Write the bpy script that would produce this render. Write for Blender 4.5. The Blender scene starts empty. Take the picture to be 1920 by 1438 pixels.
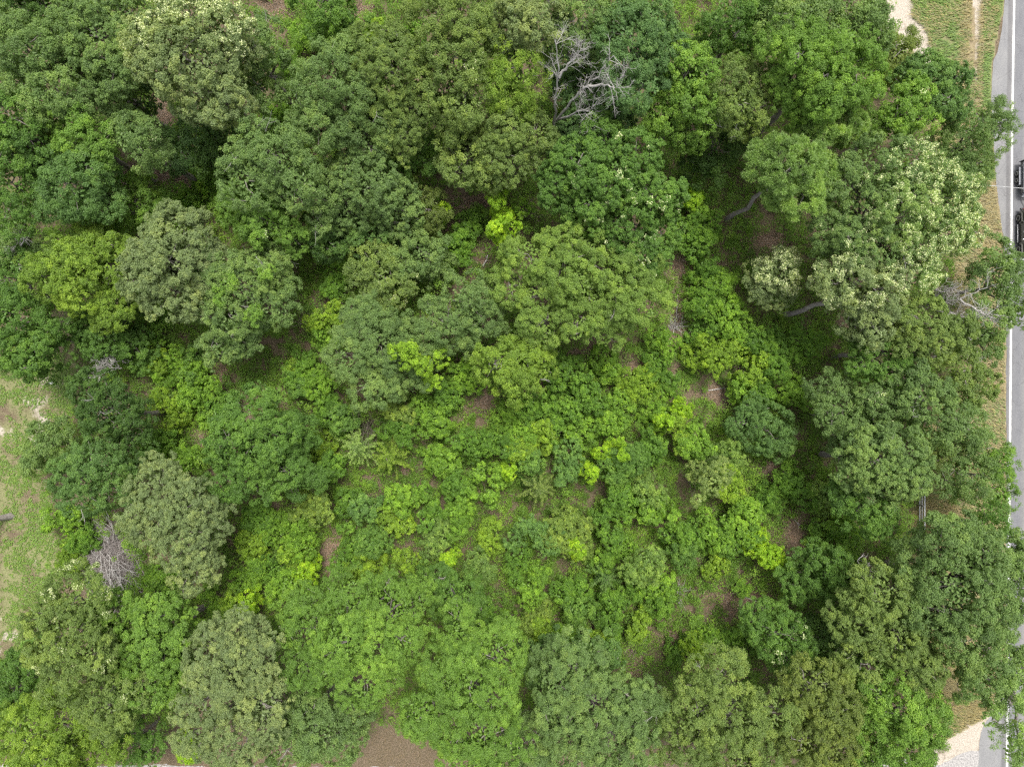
import bpy, bmesh, math
import numpy as np
from math import radians, pi, sin, cos

# ------------------------------------------------------------------ camera, sky, sun, exposure
SC = bpy.context.scene
COL = SC.collection
CAM_Z = 68.0
FPX = 1326.0                                   # focal length in pixels of a 1920 px wide frame
cam = bpy.data.cameras.new('drone_camera')
cam.sensor_width = 36.0
cam.lens = 36.0 * FPX / 1920.0
cam.clip_start = 0.5
cam.clip_end = 6000
cam_ob = bpy.data.objects.new('drone_camera', cam)
cam_ob.location = (0, 0, CAM_Z)
cam_ob.rotation_euler = (0, 0, 0)
COL.objects.link(cam_ob)
SC.camera = cam_ob

SUN_EL, SUN_AZ = radians(72), radians(20)      # azimuth: direction the light comes from, from +Y towards +X
world = bpy.data.worlds.new('World')
SC.world = world
world.use_nodes = True
wn, wl = world.node_tree.nodes, world.node_tree.links
sky = wn.new('ShaderNodeTexSky')
sky.sky_type = 'NISHITA'
sky.sun_disc = False
sky.sun_elevation = SUN_EL
sky.sun_rotation = SUN_AZ
sky.dust_density = 4.0
sky.air_density = 1.0
hs = wn.new('ShaderNodeHueSaturation')         # overcast: a greyer sky
hs.inputs['Saturation'].default_value = 0.25
bg = wn['Background']
bg.inputs['Strength'].default_value = 0.105
wl.new(sky.outputs[0], hs.inputs['Color'])
wl.new(hs.outputs[0], bg.inputs['Color'])

sun = bpy.data.lights.new('sun', 'SUN')
sun.energy = 1.5
sun.angle = radians(16)
sun.color = (1.0, 0.965, 0.90)
sun_ob = bpy.data.objects.new('sun', sun)
sun_ob.rotation_euler = (pi / 2 - SUN_EL, 0, pi - SUN_AZ)
sun_ob.location = (30, 30, 90)
COL.objects.link(sun_ob)

SC.view_settings.view_transform = 'Standard'
SC.view_settings.look = 'None'
SC.view_settings.exposure = 1.30
SC.view_settings.gamma = 1.0
SC.view_settings.use_curve_mapping = False
SC.cycles.use_denoising = False
SC.cycles.filter_width = 1.35
SC.cycles.max_bounces = 5
SC.cycles.diffuse_bounces = 4
SC.cycles.glossy_bounces = 2
SC.cycles.transmission_bounces = 3

RNG = np.random.default_rng(7)


def W(px, py, z=0.0):
    """Photograph pixel at height z -> metres."""
    s = (CAM_Z - z) / FPX
    return np.array([(px - 960.0) * s, (719.0 - py) * s, z])


def unit(v):
    return v / np.maximum(np.linalg.norm(v, axis=-1, keepdims=True), 1e-9)


# ------------------------------------------------------------------ mesh helpers
def mesh_np(name, verts, faces, mat, parent=None, attrs=None, smooth=False):
    """verts (n,3), faces (m,k) with equal k; attrs {name: per-face float}; one mesh object."""
    me = bpy.data.meshes.new(name)
    n, (m, k) = len(verts), faces.shape
    me.vertices.add(n)
    me.vertices.foreach_set('co', np.ascontiguousarray(verts, dtype=np.float32).ravel())
    me.loops.add(m * k)
    me.loops.foreach_set('vertex_index', np.ascontiguousarray(faces, dtype=np.int32).ravel())
    me.polygons.add(m)
    me.polygons.foreach_set('loop_start', np.arange(0, m * k, k, dtype=np.int32))
    me.update(calc_edges=True)
    if not smooth:
        me.polygons.foreach_set('use_smooth', np.zeros(m, dtype=bool))
    for a, v in (attrs or {}).items():
        at = me.attributes.new(a, 'FLOAT', 'FACE')
        at.data.foreach_set('value', np.ascontiguousarray(v, dtype=np.float32))
    for mm in (mat if isinstance(mat, (list, tuple)) else [mat]):
        me.materials.append(mm)
    o = bpy.data.objects.new(name, me)
    COL.objects.link(o)
    o.parent = parent
    return o


def obj(name, bm, mat, parent=None):
    me = bpy.data.meshes.new(name)
    bmesh.ops.recalc_face_normals(bm, faces=bm.faces)
    bm.to_mesh(me)
    bm.free()
    me.materials.append(mat)
    o = bpy.data.objects.new(name, me)
    COL.objects.link(o)
    o.parent = parent
    return o


def empty(name, loc, rz=0.0):
    o = bpy.data.objects.new(name, None)
    o.location = loc
    o.rotation_euler = (0, 0, rz)
    o.empty_display_size = 0.3
    COL.objects.link(o)
    return o


def tag(o, label=None, cat=None, group=None, kind=None):
    if label: o['label'] = label
    if cat: o['category'] = cat
    if group: o['group'] = group
    if kind: o['kind'] = kind
    return o


def add_box(bm, c, s, bevel=0.0):
    r = bmesh.ops.create_cube(bm, size=1.0)
    vs = r['verts']
    for v in vs:
        v.co = (c[0] + v.co.x * s[0], c[1] + v.co.y * s[1], c[2] + v.co.z * s[2])
    if bevel:
        es = list({e for v in vs for e in v.link_edges})
        bmesh.ops.bevel(bm, geom=es, offset=bevel, segments=2, affect='EDGES', profile=0.6)


def tubes(chains, sides=5):
    """chains: list of (points (k,3), radii (k,)); returns verts, quads of open tapered tubes with a closed tip."""
    V, F, base = [], [], 0
    ang = np.arange(sides) * 2 * pi / sides
    for P, R in chains:
        P = np.asarray(P, float); R = np.asarray(R, float)
        T = unit(np.gradient(P, axis=0))
        ref = np.where(np.abs(T[:, 2:3]) > 0.9, np.array([[1., 0, 0]]), np.array([[0, 0, 1.]]))
        A = unit(np.cross(T, ref)); B = np.cross(T, A)
        ring = P[:, None] + R[:, None, None] * (np.cos(ang)[None, :, None] * A[:, None] + np.sin(ang)[None, :, None] * B[:, None])
        k = len(P)
        V.append(ring.reshape(-1, 3))
        i = np.arange(k - 1)[:, None] * sides
        j = np.arange(sides)[None]
        q = np.stack([i + j, i + (j + 1) % sides, i + sides + (j + 1) % sides, i + sides + j], -1).reshape(-1, 4)
        F.append(q + base)
        base += k * sides
    return np.concatenate(V), np.concatenate(F)


def tube_obj(name, chains, mat, parent=None, sides=5):
    v, f = tubes(chains, sides)
    return mesh_np(name, v, f, mat, parent, smooth=True)


# ------------------------------------------------------------------ materials
def nodes_of(name):
    m = bpy.data.materials.new(name)
    m.use_nodes = True
    nt = m.node_tree
    return m, nt.nodes, nt.links, nt.nodes['Principled BSDF']


def ramp(nd, stops):
    r = nd.new('ShaderNodeValToRGB')
    e = r.color_ramp.elements
    while len(e) < len(stops):
        e.new(0.5)
    for el, (p, c) in zip(e, stops):
        el.position = p
        el.color = (*c, 1)
    return r


LEAF_CACHE = {}


def leaf_mat(c, accent=(0.74, 0.77, 0.47), trans=0.38):
    """Foliage: each leaf carries a random 'tint'; 0..0.85 runs dull to fresh leaf colour, above 0.9 is blossom."""
    key = (tuple(c), tuple(accent), trans)
    if key in LEAF_CACHE:
        return LEAF_CACHE[key]
    m, nd, ln, p = nodes_of('foliage')
    c = np.array(c)
    at = nd.new('ShaderNodeAttribute')
    at.attribute_name = 'tint'
    lo = c * (0.72, 0.74, 0.80)
    hi = np.minimum(c * (1.60, 1.42, 1.25), 0.6)
    r = ramp(nd, [(0.0, lo), (0.45, c), (0.86, hi), (0.92, accent)])
    ln.new(at.outputs['Fac'], r.inputs['Fac'])
    p.inputs['Roughness'].default_value = 0.5
    p.inputs['Specular IOR Level'].default_value = 0.4
    ln.new(r.outputs[0], p.inputs['Base Color'])
    tr = nd.new('ShaderNodeBsdfTranslucent')
    mu = nd.new('ShaderNodeMixRGB')
    mu.blend_type = 'MULTIPLY'
    mu.inputs[0].default_value = 1.0
    mu.inputs[2].default_value = (1.5, 1.6, 0.55, 1)
    ln.new(r.outputs[0], mu.inputs[1])
    ln.new(mu.outputs[0], tr.inputs['Color'])
    mx = nd.new('ShaderNodeMixShader')
    mx.inputs[0].default_value = trans
    ln.new(p.outputs[0], mx.inputs[1])
    ln.new(tr.outputs[0], mx.inputs[2])
    ln.new(mx.outputs[0], nd['Material Output'].inputs['Surface'])
    LEAF_CACHE[key] = m
    return m


def noisy_mat(name, a, b, scale=3.0, rough=0.8, spec=0.3, bump=0.0, stretch=(1, 1, 1), metallic=0.0, detail=5.0):
    m, nd, ln, p = nodes_of(name)
    tc = nd.new('ShaderNodeTexCoord')
    mp = nd.new('ShaderNodeMapping')
    mp.inputs['Scale'].default_value = stretch
    ns = nd.new('ShaderNodeTexNoise')
    ns.inputs['Scale'].default_value = scale
    ns.inputs['Detail'].default_value = detail
    r = ramp(nd, [(0.3, a), (0.7, b)])
    ln.new(tc.outputs['Object'], mp.inputs[0])
    ln.new(mp.outputs[0], ns.inputs['Vector'])
    ln.new(ns.outputs[0], r.inputs['Fac'])
    ln.new(r.outputs[0], p.inputs['Base Color'])
    p.inputs['Roughness'].default_value = rough
    p.inputs['Specular IOR Level'].default_value = spec
    p.inputs['Metallic'].default_value = metallic
    if bump:
        bp = nd.new('ShaderNodeBump')
        bp.inputs['Strength'].default_value = bump
        bp.inputs['Distance'].default_value = 0.05
        ln.new(ns.outputs[0], bp.inputs['Height'])
        ln.new(bp.outputs[0], p.inputs['Normal'])
    return m


M_BARK = noisy_mat('bark', (0.15, 0.13, 0.115), (0.31, 0.285, 0.26), 9.0, 0.9, 0.2, 0.6, (1, 1, 0.25))
M_PINEBARK = noisy_mat('grey_pine_bark', (0.20, 0.175, 0.17), (0.36, 0.33, 0.32), 7.0, 0.9, 0.2, 0.6, (1, 1, 0.25))
M_TWIG = noisy_mat('grey_bark', (0.24, 0.22, 0.205), (0.42, 0.40, 0.38), 6.0, 0.85, 0.2)
M_PALE = noisy_mat('weathered_wood', (0.29, 0.27, 0.25), (0.50, 0.48, 0.46), 6.0, 0.85, 0.2)
M_BROWNTWIG = noisy_mat('dry_twig', (0.16, 0.12, 0.10), (0.33, 0.28, 0.25), 5.0, 0.9, 0.2)
# ------------------------------------------------------------------ ground
def vnoise(x, y, scale, seed):
    """Smooth value noise 0..1 at points x, y (metres)."""
    r = np.random.default_rng(seed).random((256, 256))
    u, v = x / scale + 100, y / scale + 100
    i, j = np.floor(u).astype(int), np.floor(v).astype(int)
    a, b = u - i, v - j
    a, b = a * a * (3 - 2 * a), b * b * (3 - 2 * b)
    g = lambda p, q: r[p % 256, q % 256]
    return (g(i, j) * (1 - a) + g(i + 1, j) * a) * (1 - b) + (g(i, j + 1) * (1 - a) + g(i + 1, j + 1) * a) * b


def fnoise(x, y, scale, seed):
    return 0.55 * vnoise(x, y, scale, seed) + 0.3 * vnoise(x, y, scale / 2.3, seed + 1) + 0.15 * vnoise(x, y, scale / 5.1, seed + 2)


def to_px(x, y):
    return x * FPX / CAM_Z + 960.0, 719.0 - y * FPX / CAM_Z


def inside(px, py, poly):
    poly = np.array(poly, float)
    r = np.zeros(px.shape, bool)
    j = len(poly) - 1
    for i in range(len(poly)):
        xi, yi, xj, yj = *poly[i], *poly[j]
        c = ((yi > py) != (yj > py)) & (px < (xj - xi) * (py - yi) / (yj - yi + 1e-12) + xi)
        r ^= c
        j = i
    return r


LAWN = [(-900, 690), (60, 690), (100, 560), (150, 560), (150, 700), (140, 760), (70, 860), (92, 905), (100, 1000), (110, 1090), (70, 1190), (10, 1230), (-900, 1260)]
VERGE = [(1690, -400), (1886, -400), (1884, 0), (1860, 120), (1864, 250), (1884, 440), (1890, 700), (1890, 1000), (1892, 1290), (1850, 1362), (1760, 1400),
         (1700, 1340), (1712, 900), (1790, 620), (1785, 350), (1720, 190), (1690, 60)]
LOWSTRIP = [(-900, 1350), (120, 1350), (1000, 1348), (1740, 1395), (1740, 1436), (-900, 1436)]
VGREEN = [(1705, -400), (1812, -400), (1812, 0), (1806, 80), (1790, 170), (1742, 120), (1735, 60), (1712, 30)]
SANDS = [[(1640, -400), (1706, -400), (1712, 36), (1742, 66), (1750, 130), (1728, 134), (1710, 96), (1690, 96), (1650, 66)],
         [(1829, -400), (1842, -400), (1840, 60), (1836, 100), (1832, 175), (1826, 120), (1824, 60)],
         [(1742, 1436), (1752, 1400), (1800, 1372), (1848, 1345), (1870, 1300), (1885, 1300), (1850, 1372), (1838, 1440)]]
BROWN = [(515, 18, 46, 30), (680, 16, 28, 18), (175, 172, 26, 26), (310, 205, 26, 55), (245, 335, 62, 26), (320, 325, 34, 30), (345, 345, 26, 26), (870, 382, 34, 24), (905, 492, 16, 14), (920, 385, 24, 22),
         (1265, 600, 24, 66), (1275, 505, 26, 34), (1340, 496, 28, 14), (1350, 741, 36, 20), (1100, 660, 46, 14), (1190, 690, 22, 22), (1010, 730, 38, 22), (908, 755, 26, 38), (400, 690, 24, 38), (425, 742, 26, 22),
         (380, 812, 16, 18), (620, 1045, 14, 48), (1385, 1118, 66, 34), (1482, 1015, 24, 60), (1450, 880, 24, 26), (1375, 800, 14, 22), (1190, 1250, 20, 36), (1262, 1192, 22, 16), (1245, 1085, 24, 22), (125, 605, 24, 26),
         (1440, 455, 40, 26), (1120, 900, 10, 8), (760, 880, 12, 12), (1262, 950, 12, 14), (340, 1115, 18, 14), (214, 1045, 46, 74)]

fine_x = np.arange(-64, 64.01, 0.28)
fine_y = np.arange(-50, 50.01, 0.28)
outx = np.array([72, 90, 130, 220, 450, 900, 1800.0])
gx = np.concatenate([-outx[::-1], fine_x, outx]); gy = np.concatenate([-outx[::-1], fine_y, outx])
X, Y = np.meshgrid(gx, gy)
x, y = X.ravel(), Y.ravel()
px, py = to_px(x, y)
jx = (fnoise(x, y, 2.2, 11) - 0.5) * 46; jy = (fnoise(x, y, 2.2, 21) - 0.5) * 46
qx, qy = px + jx, py + jy
lawn = inside(qx, qy, LAWN).astype(float)
verge = (inside(px + jx * 0.5, py + jy, VERGE) | inside(px + jx, py + jy * 0.3, LOWSTRIP)).astype(float)
vgreen = inside(qx, qy, VGREEN).astype(float)
edge_green = ((px > 1842 + jx * 0.2) & (px < 1890) & (py < 340)).astype(float) * verge
sand = np.zeros_like(x)
for s in SANDS:
    sand = np.maximum(sand, inside(px + jx * 0.6, py + jy * 0.6, s) * np.clip(0.55 + 1.5 * (fnoise(x, y, 0.9, 71) - 0.3), 0.35, 1))
bare = lawn * np.clip((0.6 * fnoise(x, y, 3.4, 31) + 0.4 * vnoise(x, y, 0.9, 33) - 0.55) * 4.0, 0, 0.75) * np.clip((160 - px) / 60, 0.2, 1)
low = (py > 1340).astype(float) * verge
nv = len(x)
cols, rows = len(gx), len(gy)
ii = (np.arange(rows - 1)[:, None] * cols + np.arange(cols - 1)[None]).ravel()
quads = np.stack([ii, ii + 1, ii + cols + 1, ii + cols], 1)
M_GROUND, nd, ln, pb = nodes_of('forest_ground')
zone = nd.new('ShaderNodeAttribute'); zone.attribute_name = 'zone'
sep = nd.new('ShaderNodeSeparateColor')
ln.new(zone.outputs['Color'], sep.inputs[0])
tc = nd.new('ShaderNodeTexCoord')


def noise_node(scale, detail, stretch=(1, 1, 1), rough=0.6):
    mp = nd.new('ShaderNodeMapping'); mp.inputs['Scale'].default_value = stretch
    ln.new(tc.outputs['Object'], mp.inputs[0])
    n = nd.new('ShaderNodeTexNoise'); n.inputs['Scale'].default_value = scale; n.inputs['Detail'].default_value = detail; n.inputs['Roughness'].default_value = rough
    ln.new(mp.outputs[0], n.inputs['Vector'])
    return n.outputs[0]


def col_of(fac, stops):
    r = ramp(nd, stops); ln.new(fac, r.inputs['Fac']); return r.outputs[0]


def mix(f, a, b):
    m = nd.new('ShaderNodeMixRGB'); ln.new(f, m.inputs[0]); ln.new(a, m.inputs[1]); ln.new(b, m.inputs[2]); return m.outputs[0]


def sharpen(w, nz):
    """zone weight broken up by noise"""
    a = nd.new('ShaderNodeMath'); a.operation = 'ADD'; ln.new(w, a.inputs[0]); ln.new(nz, a.inputs[1])
    m = nd.new('ShaderNodeMapRange'); m.inputs[1].default_value = 0.80; m.inputs[2].default_value = 1.15
    ln.new(a.outputs[0], m.inputs[0]); return m.outputs[0]


fine, mid_n, big = noise_node(7.5, 8, rough=0.78), noise_node(2.6, 6, rough=0.7), noise_node(0.7, 5)
straw_n = noise_node(5, 6, (3.0, 0.8, 1), 0.75)
litter = mix(mid_n, col_of(fine, [(0.30, (0.042, 0.028, 0.018)), (0.50, (0.150, 0.102, 0.070)), (0.68, (0.34, 0.26, 0.19))]),
             col_of(fine, [(0.34, (0.035, 0.050, 0.016)), (0.66, (0.20, 0.155, 0.11))]))
grass_c = mix(mid_n, col_of(fine, [(0.34, (0.095, 0.150, 0.032)), (0.66, (0.22, 0.27, 0.085))]), col_of(fine, [(0.34, (0.13, 0.105, 0.06)), (0.66, (0.34, 0.275, 0.195))]))
straw_c = mix(big, col_of(straw_n, [(0.34, (0.16, 0.130, 0.068)), (0.66, (0.38, 0.315, 0.185))]), col_of(fine, [(0.34, (0.13, 0.10, 0.066)), (0.66, (0.34, 0.275, 0.19))]))
sand_c = mix(mid_n, col_of(fine, [(0.36, (0.26, 0.215, 0.165)), (0.64, (0.50, 0.445, 0.375))]), col_of(fine, [(0.36, (0.32, 0.275, 0.215)), (0.64, (0.58, 0.525, 0.455))]))
c1 = mix(sharpen(sep.outputs[2], mid_n), litter, straw_c)
c2 = mix(sharpen(sep.outputs[1], mid_n), c1, grass_c)
c3 = mix(sharpen(sep.outputs[0], mid_n), c2, sand_c)
ln.new(c3, pb.inputs['Base Color'])
pb.inputs['Roughness'].default_value = 0.95
pb.inputs['Specular IOR Level'].default_value = 0.15
bp = nd.new('ShaderNodeBump'); bp.inputs['Strength'].default_value = 0.7; bp.inputs['Distance'].default_value = 0.08
ln.new(fine, bp.inputs['Height']); ln.new(bp.outputs[0], pb.inputs['Normal'])
ground = mesh_np('ground', np.stack([x, y, np.zeros(nv)], 1), quads, M_GROUND, smooth=True)
at = ground.data.color_attributes.new('zone', 'FLOAT_COLOR', 'POINT')
verge = verge * (1 - 0.8 * low)
zc = np.stack([np.maximum(sand, bare), np.clip(np.maximum(lawn * (0.50 + 0.8 * (fnoise(x, y, 1.6, 61) - 0.45)), np.maximum(vgreen, edge_green * 0.75)), 0, 1), verge, np.ones(nv)], 1).astype(np.float32)
at.data.foreach_set('color', zc.ravel())
tag(ground, kind='structure')

# ------------------------------------------------------------------ road
line_y = np.array([-900, 0, 240, 600, 900, 1438, 2300.0]); line_x = np.array([1911, 1901.5, 1897.5, 1895.5, 1893, 1888, 1878.0])
edge_pts = np.array([(1889, -900), (1883, 0), (1877, 60), (1869, 98), (1861, 114), (1859, 140), (1859, 200), (1862, 262), (1868, 330), (1873, 385), (1881, 440), (1885, 500), (1886, 620), (1887, 800),
                     (1886, 1000), (1887, 1240), (1884, 1290), (1868, 1330), (1846, 1356), (1838, 1375), (1834, 1438), (1830, 1600), (1830, 2300.0)])
ry = np.concatenate([np.arange(-900, -60, 60), np.arange(-60, 1500, 5.0), np.arange(1500, 2301, 80)])
lx = np.interp(ry, line_y, line_x); ex = np.interp(ry, edge_pts[:, 1], edge_pts[:, 0])
ym = (719 - ry) * CAM_Z / FPX
ex = ex + (fnoise(ym * 0 + 3, ym, 1.3, 77) - 0.5) * 5
m = CAM_Z / FPX
ncol = 26
tt = np.linspace(0, 1, ncol) ** 1.0
ROADW = 8.6
xs = (ex - 960)[:, None] * m * (1 - tt) + ((lx - 960) * m + ROADW)[:, None] * tt
rv = np.stack([xs, np.repeat(ym[:, None], ncol, 1), np.full(xs.shape, 0.012)], -1).reshape(-1, 3)
ii = (np.arange(len(ry) - 1)[:, None] * ncol + np.arange(ncol - 1)[None]).ravel()
rq = np.stack([ii, ii + ncol, ii + ncol + 1, ii + 1], 1)
M_ROAD, nd, ln, pb = nodes_of('asphalt')
tc = nd.new('ShaderNodeTexCoord')
ac = nd.new('ShaderNodeAttribute'); ac.attribute_name = 'across'
g1, g2, g3 = noise_node(11, 7, rough=0.85), noise_node(1.6, 5, (1.0, 0.35, 1)), noise_node(9, 4, (1, 0.3, 1))
base = col_of(g1, [(0.25, (0.112, 0.112, 0.116)), (0.5, (0.190, 0.189, 0.189)), (0.75, (0.29, 0.286, 0.28))])
mr = nd.new('ShaderNodeMapRange'); mr.inputs[1].default_value = -3.0; mr.inputs[2].default_value = 7.0
ln.new(ac.outputs['Fac'], mr.inputs[0])
P_ = lambda v: (v + 3.0) / 10.0
wear = col_of(mr.outputs[0], [(P_(-2.8), (1.12,) * 3), (P_(-0.62), (1.10, 1.10, 1.11)), (P_(-0.50), (0.80, 0.79, 0.80)), (P_(-0.30), (0.80, 0.79, 0.80)), (P_(-0.16), (0.98, 0.96, 0.96)), (P_(0.25), (0.86, 0.87, 0.91)),
                             (P_(0.9), (0.84, 0.85, 0.90)), (P_(1.5), (1.06, 1.04, 1.0)), (P_(2.3), (0.86, 0.87, 0.9)), (P_(3.0), (1.0,) * 3)])
patch = col_of(g2, [(0.35, (0.90, 0.90, 0.91)), (0.65, (1.08, 1.075, 1.06))])
vo = nd.new('ShaderNodeTexVoronoi'); vo.feature = 'DISTANCE_TO_EDGE'; vo.inputs['Scale'].default_value = 0.42
wv = nd.new('ShaderNodeVectorMath'); wv.operation = 'ADD'
nv_ = nd.new('ShaderNodeTexNoise'); nv_.inputs['Scale'].default_value = 1.3
ln.new(tc.outputs['Object'], nv_.inputs['Vector'])
ln.new(tc.outputs['Object'], wv.inputs[0]); ln.new(nv_.outputs['Color'], wv.inputs[1]); ln.new(wv.outputs[0], vo.inputs['Vector'])
cracks = col_of(vo.outputs['Distance'], [(0.0, (0.62, 0.61, 0.60)), (0.012, (1.0, 1.0, 1.0))])
mm = nd.new('ShaderNodeMixRGB'); mm.blend_type = 'MULTIPLY'; mm.inputs[0].default_value = 0.8
ln.new(base, mm.inputs[1]); ln.new(cracks, mm.inputs[2]); base = mm.outputs[0]
for i_ in range(2):
    mm = nd.new('ShaderNodeMixRGB'); mm.blend_type = 'MULTIPLY'; mm.inputs[0].default_value = 1.0
    ln.new(base, mm.inputs[1]); ln.new(wear if i_ == 0 else patch, mm.inputs[2]); base = mm.outputs[0]
ln.new(base, pb.inputs['Base Color'])
pb.inputs['Roughness'].default_value = 0.85
pb.inputs['Specular IOR Level'].default_value = 0.25
bp = nd.new('ShaderNodeBump'); bp.inputs['Strength'].default_value = 0.35; bp.inputs['Distance'].default_value = 0.02
ln.new(g1, bp.inputs['Height']); ln.new(bp.outputs[0], pb.inputs['Normal'])
road = mesh_np('road', rv, rq, M_ROAD, smooth=True)
a_ = road.data.attributes.new('across', 'FLOAT', 'POINT')
a_.data.foreach_set('value', (xs - ((lx - 960) * m)[:, None]).ravel().astype(np.float32))
tag(road, kind='structure')

M_WHITE = noisy_mat('road_paint', (0.44, 0.44, 0.42), (0.72, 0.72, 0.70), 22.0, 0.7, 0.3)
M_YELLOW = noisy_mat('yellow_road_paint', (0.45, 0.30, 0.03), (0.62, 0.43, 0.05), 12.0, 0.7, 0.3)


def stripe(name, off, w, mat, seed):
    r = np.random.default_rng(seed)
    c = (lx - 960) * m + off
    a, b = c - w / 2 + r.normal(0, 0.007, len(c)), c + w / 2 + r.normal(0, 0.007, len(c))
    v = np.concatenate([np.stack([a, ym, np.full(len(c), 0.017)], 1), np.stack([b, ym, np.full(len(c), 0.017)], 1)])
    k = len(c); i = np.arange(k - 1)
    tag(mesh_np(name, v, np.stack([i, i + 1, i + k + 1, i + k], 1), mat), kind='structure')


stripe('road_marking', 0.0, 0.20, M_WHITE, 1)
stripe('road_marking', 3.65, 0.11, M_YELLOW, 2)
stripe('road_marking', 3.90, 0.11, M_YELLOW, 3)
stripe('road_marking', 7.5, 0.16, M_WHITE, 4)

# gravel side road that joins from the left, just along the lower edge
M_GRAVEL = noisy_mat('gravel_surface', (0.20, 0.19, 0.185), (0.44, 0.42, 0.40), 7.0, 0.95, 0.15, 0.5)
sx = np.concatenate([np.arange(-900, 0, 60), np.arange(0, 1845, 6.0)])
top = np.interp(sx, [-900, 180, 300, 420, 690, 830, 1000, 1560, 1610, 1660, 1720, 1760, 1800, 1842], [1436, 1434, 1433, 1437, 1438, 1441, 1446, 1440, 1424, 1416, 1428, 1434, 1414, 1404])
sxm = (sx - 960) * m
tym = (719 - top) * m + (fnoise(sxm, sxm * 0, 0.9, 55) - 0.5) * 0.55
k = len(sx)
v = np.concatenate([np.stack([sxm, tym, np.full(k, 0.006)], 1), np.stack([sxm, np.full(k, -44.5), np.full(k, 0.006)], 1)])
i = np.arange(k - 1)
tag(mesh_np('side_road', v, np.stack([i, i + k, i + k + 1, i + 1], 1), M_GRAVEL), kind='structure')

# ------------------------------------------------------------------ grass of the verge and lawn
def points_in(n, box, fn, seed):
    r = np.random.default_rng(seed)
    p = r.uniform(0, 1, (n, 2)) * (box[2] - box[0], box[3] - box[1]) + (box[0], box[1])
    xx, yy = (p[:, 0] - 960) * m, (719 - p[:, 1]) * m
    k = fn(p[:, 0], p[:, 1], xx, yy, r)
    return xx[k], yy[k], p[k], r


def blades(name, xx, yy, r, L, w, lean, mat, tint, direc=None):
    n = len(xx)
    a = direc if direc is not None else r.uniform(0, 2 * pi, n)
    l = L * r.uniform(0.6, 1.3, n)
    dx, dy = np.cos(a), np.sin(a)
    ln_ = lean * r.uniform(0.6, 1.3, n)
    p0 = np.stack([xx, yy, np.zeros(n)], 1)
    p1 = p0 + np.stack([dx * l * 0.35 * ln_, dy * l * 0.35 * ln_, l * 0.50], 1)
    p2 = p0 + np.stack([dx * l * 0.95 * ln_, dy * l * 0.95 * ln_, l * np.clip(0.85 - 0.62 * ln_, 0.08, 1)], 1)
    s = np.stack([-dy, dx, np.zeros(n)], 1) * (w * r.uniform(0.6, 1.3, n))[:, None]
    v = np.stack([p0 - s, p0 + s, p1 + s, p1 - s, p2 + s * 0.3, p2 - s * 0.3], 1).reshape(-1, 3)
    b = np.arange(n)[:, None] * 6
    f = np.stack([b + 0, b + 1, b + 2, b + 3, b + 3, b + 2, b + 4, b + 5], 1).reshape(-1, 4)
    o = mesh_np(name, v, f, mat, None, {'tint': np.repeat(tint, 2)})
    return tag(o, kind='stuff')


STRAW = leaf_mat((0.34, 0.298, 0.142), (0.34, 0.30, 0.14), 0.2)
GREENG = leaf_mat((0.150, 0.250, 0.042), (0.15, 0.25, 0.04), 0.15)


def f_verge(px_, py_, xx, yy, r):
    ok = inside(px_, py_, VERGE) & ~inside(px_, py_, SANDS[0]) & ~inside(px_, py_, SANDS[1]) & ~inside(px_, py_, SANDS[2])
    ok &= px_ < np.interp(py_, edge_pts[:, 1], edge_pts[:, 0]) - 1
    return ok & (fnoise(xx, yy, 0.8, 5) > 0.30)


xx, yy, p, r = points_in(150000, (1690, -60, 1895, 1420), f_verge, 3)
greenish = np.clip((fnoise(xx, yy, 2.5, 8) - 0.45) * 4, 0, 0.6) + inside(p[:, 0] + r.normal(0, 8, len(xx)), p[:, 1], VGREEN) * 0.75 + ((p[:, 0] > 1845) & (p[:, 1] < 340)) * 0.55
isg = r.random(len(xx)) < greenish
dire = 2.9 + 1.7 * (fnoise(xx, yy, 4.5, 15) - 0.5) + r.normal(0, 0.30, len(xx))
blades('dry_grass', xx[~isg], yy[~isg], r, 0.62, 0.014, 1.0, STRAW, np.clip(r.normal(0.45, 0.2, (~isg).sum()), 0, 0.86), dire[~isg])
blades('green_grass', xx[isg], yy[isg], r, 0.42, 0.017, 0.9, GREENG, np.clip(r.normal(0.45, 0.2, isg.sum()), 0, 0.86), dire[isg])


def f_lawn(px_, py_, xx, yy, r):
    return inside(px_ + r.normal(0, 8, len(px_)), py_ + r.normal(0, 8, len(px_)), LAWN) & (0.6 * fnoise(xx, yy, 1.5, 9) + 0.4 * vnoise(xx, yy, 0.45, 12) + 0.07 * r.normal(size=len(xx)) + (px_ - 60) * 0.0012 > 0.47)


xx, yy, p, r = points_in(64000, (-60, 550, 165, 1240), f_lawn, 4)
blades('lawn_grass', xx, yy, r, 0.22, 0.034, 0.8, GREENG, np.clip(r.normal(0.42, 0.2, len(xx)), 0, 0.86))


def f_low(px_, py_, xx, yy, r):
    return inside(px_, py_, LOWSTRIP) & (fnoise(xx, yy, 0.7, 19) > 0.44)


xx, yy, p, r = points_in(40000, (0, 1350, 1740, 1436), f_low, 6)
blades('mown_grass', xx, yy, r, 0.16, 0.016, 0.9, leaf_mat((0.21, 0.165, 0.095), (0.21, 0.165, 0.095), 0.1), np.clip(r.normal(0.35, 0.2, len(xx)), 0, 0.86))
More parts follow.
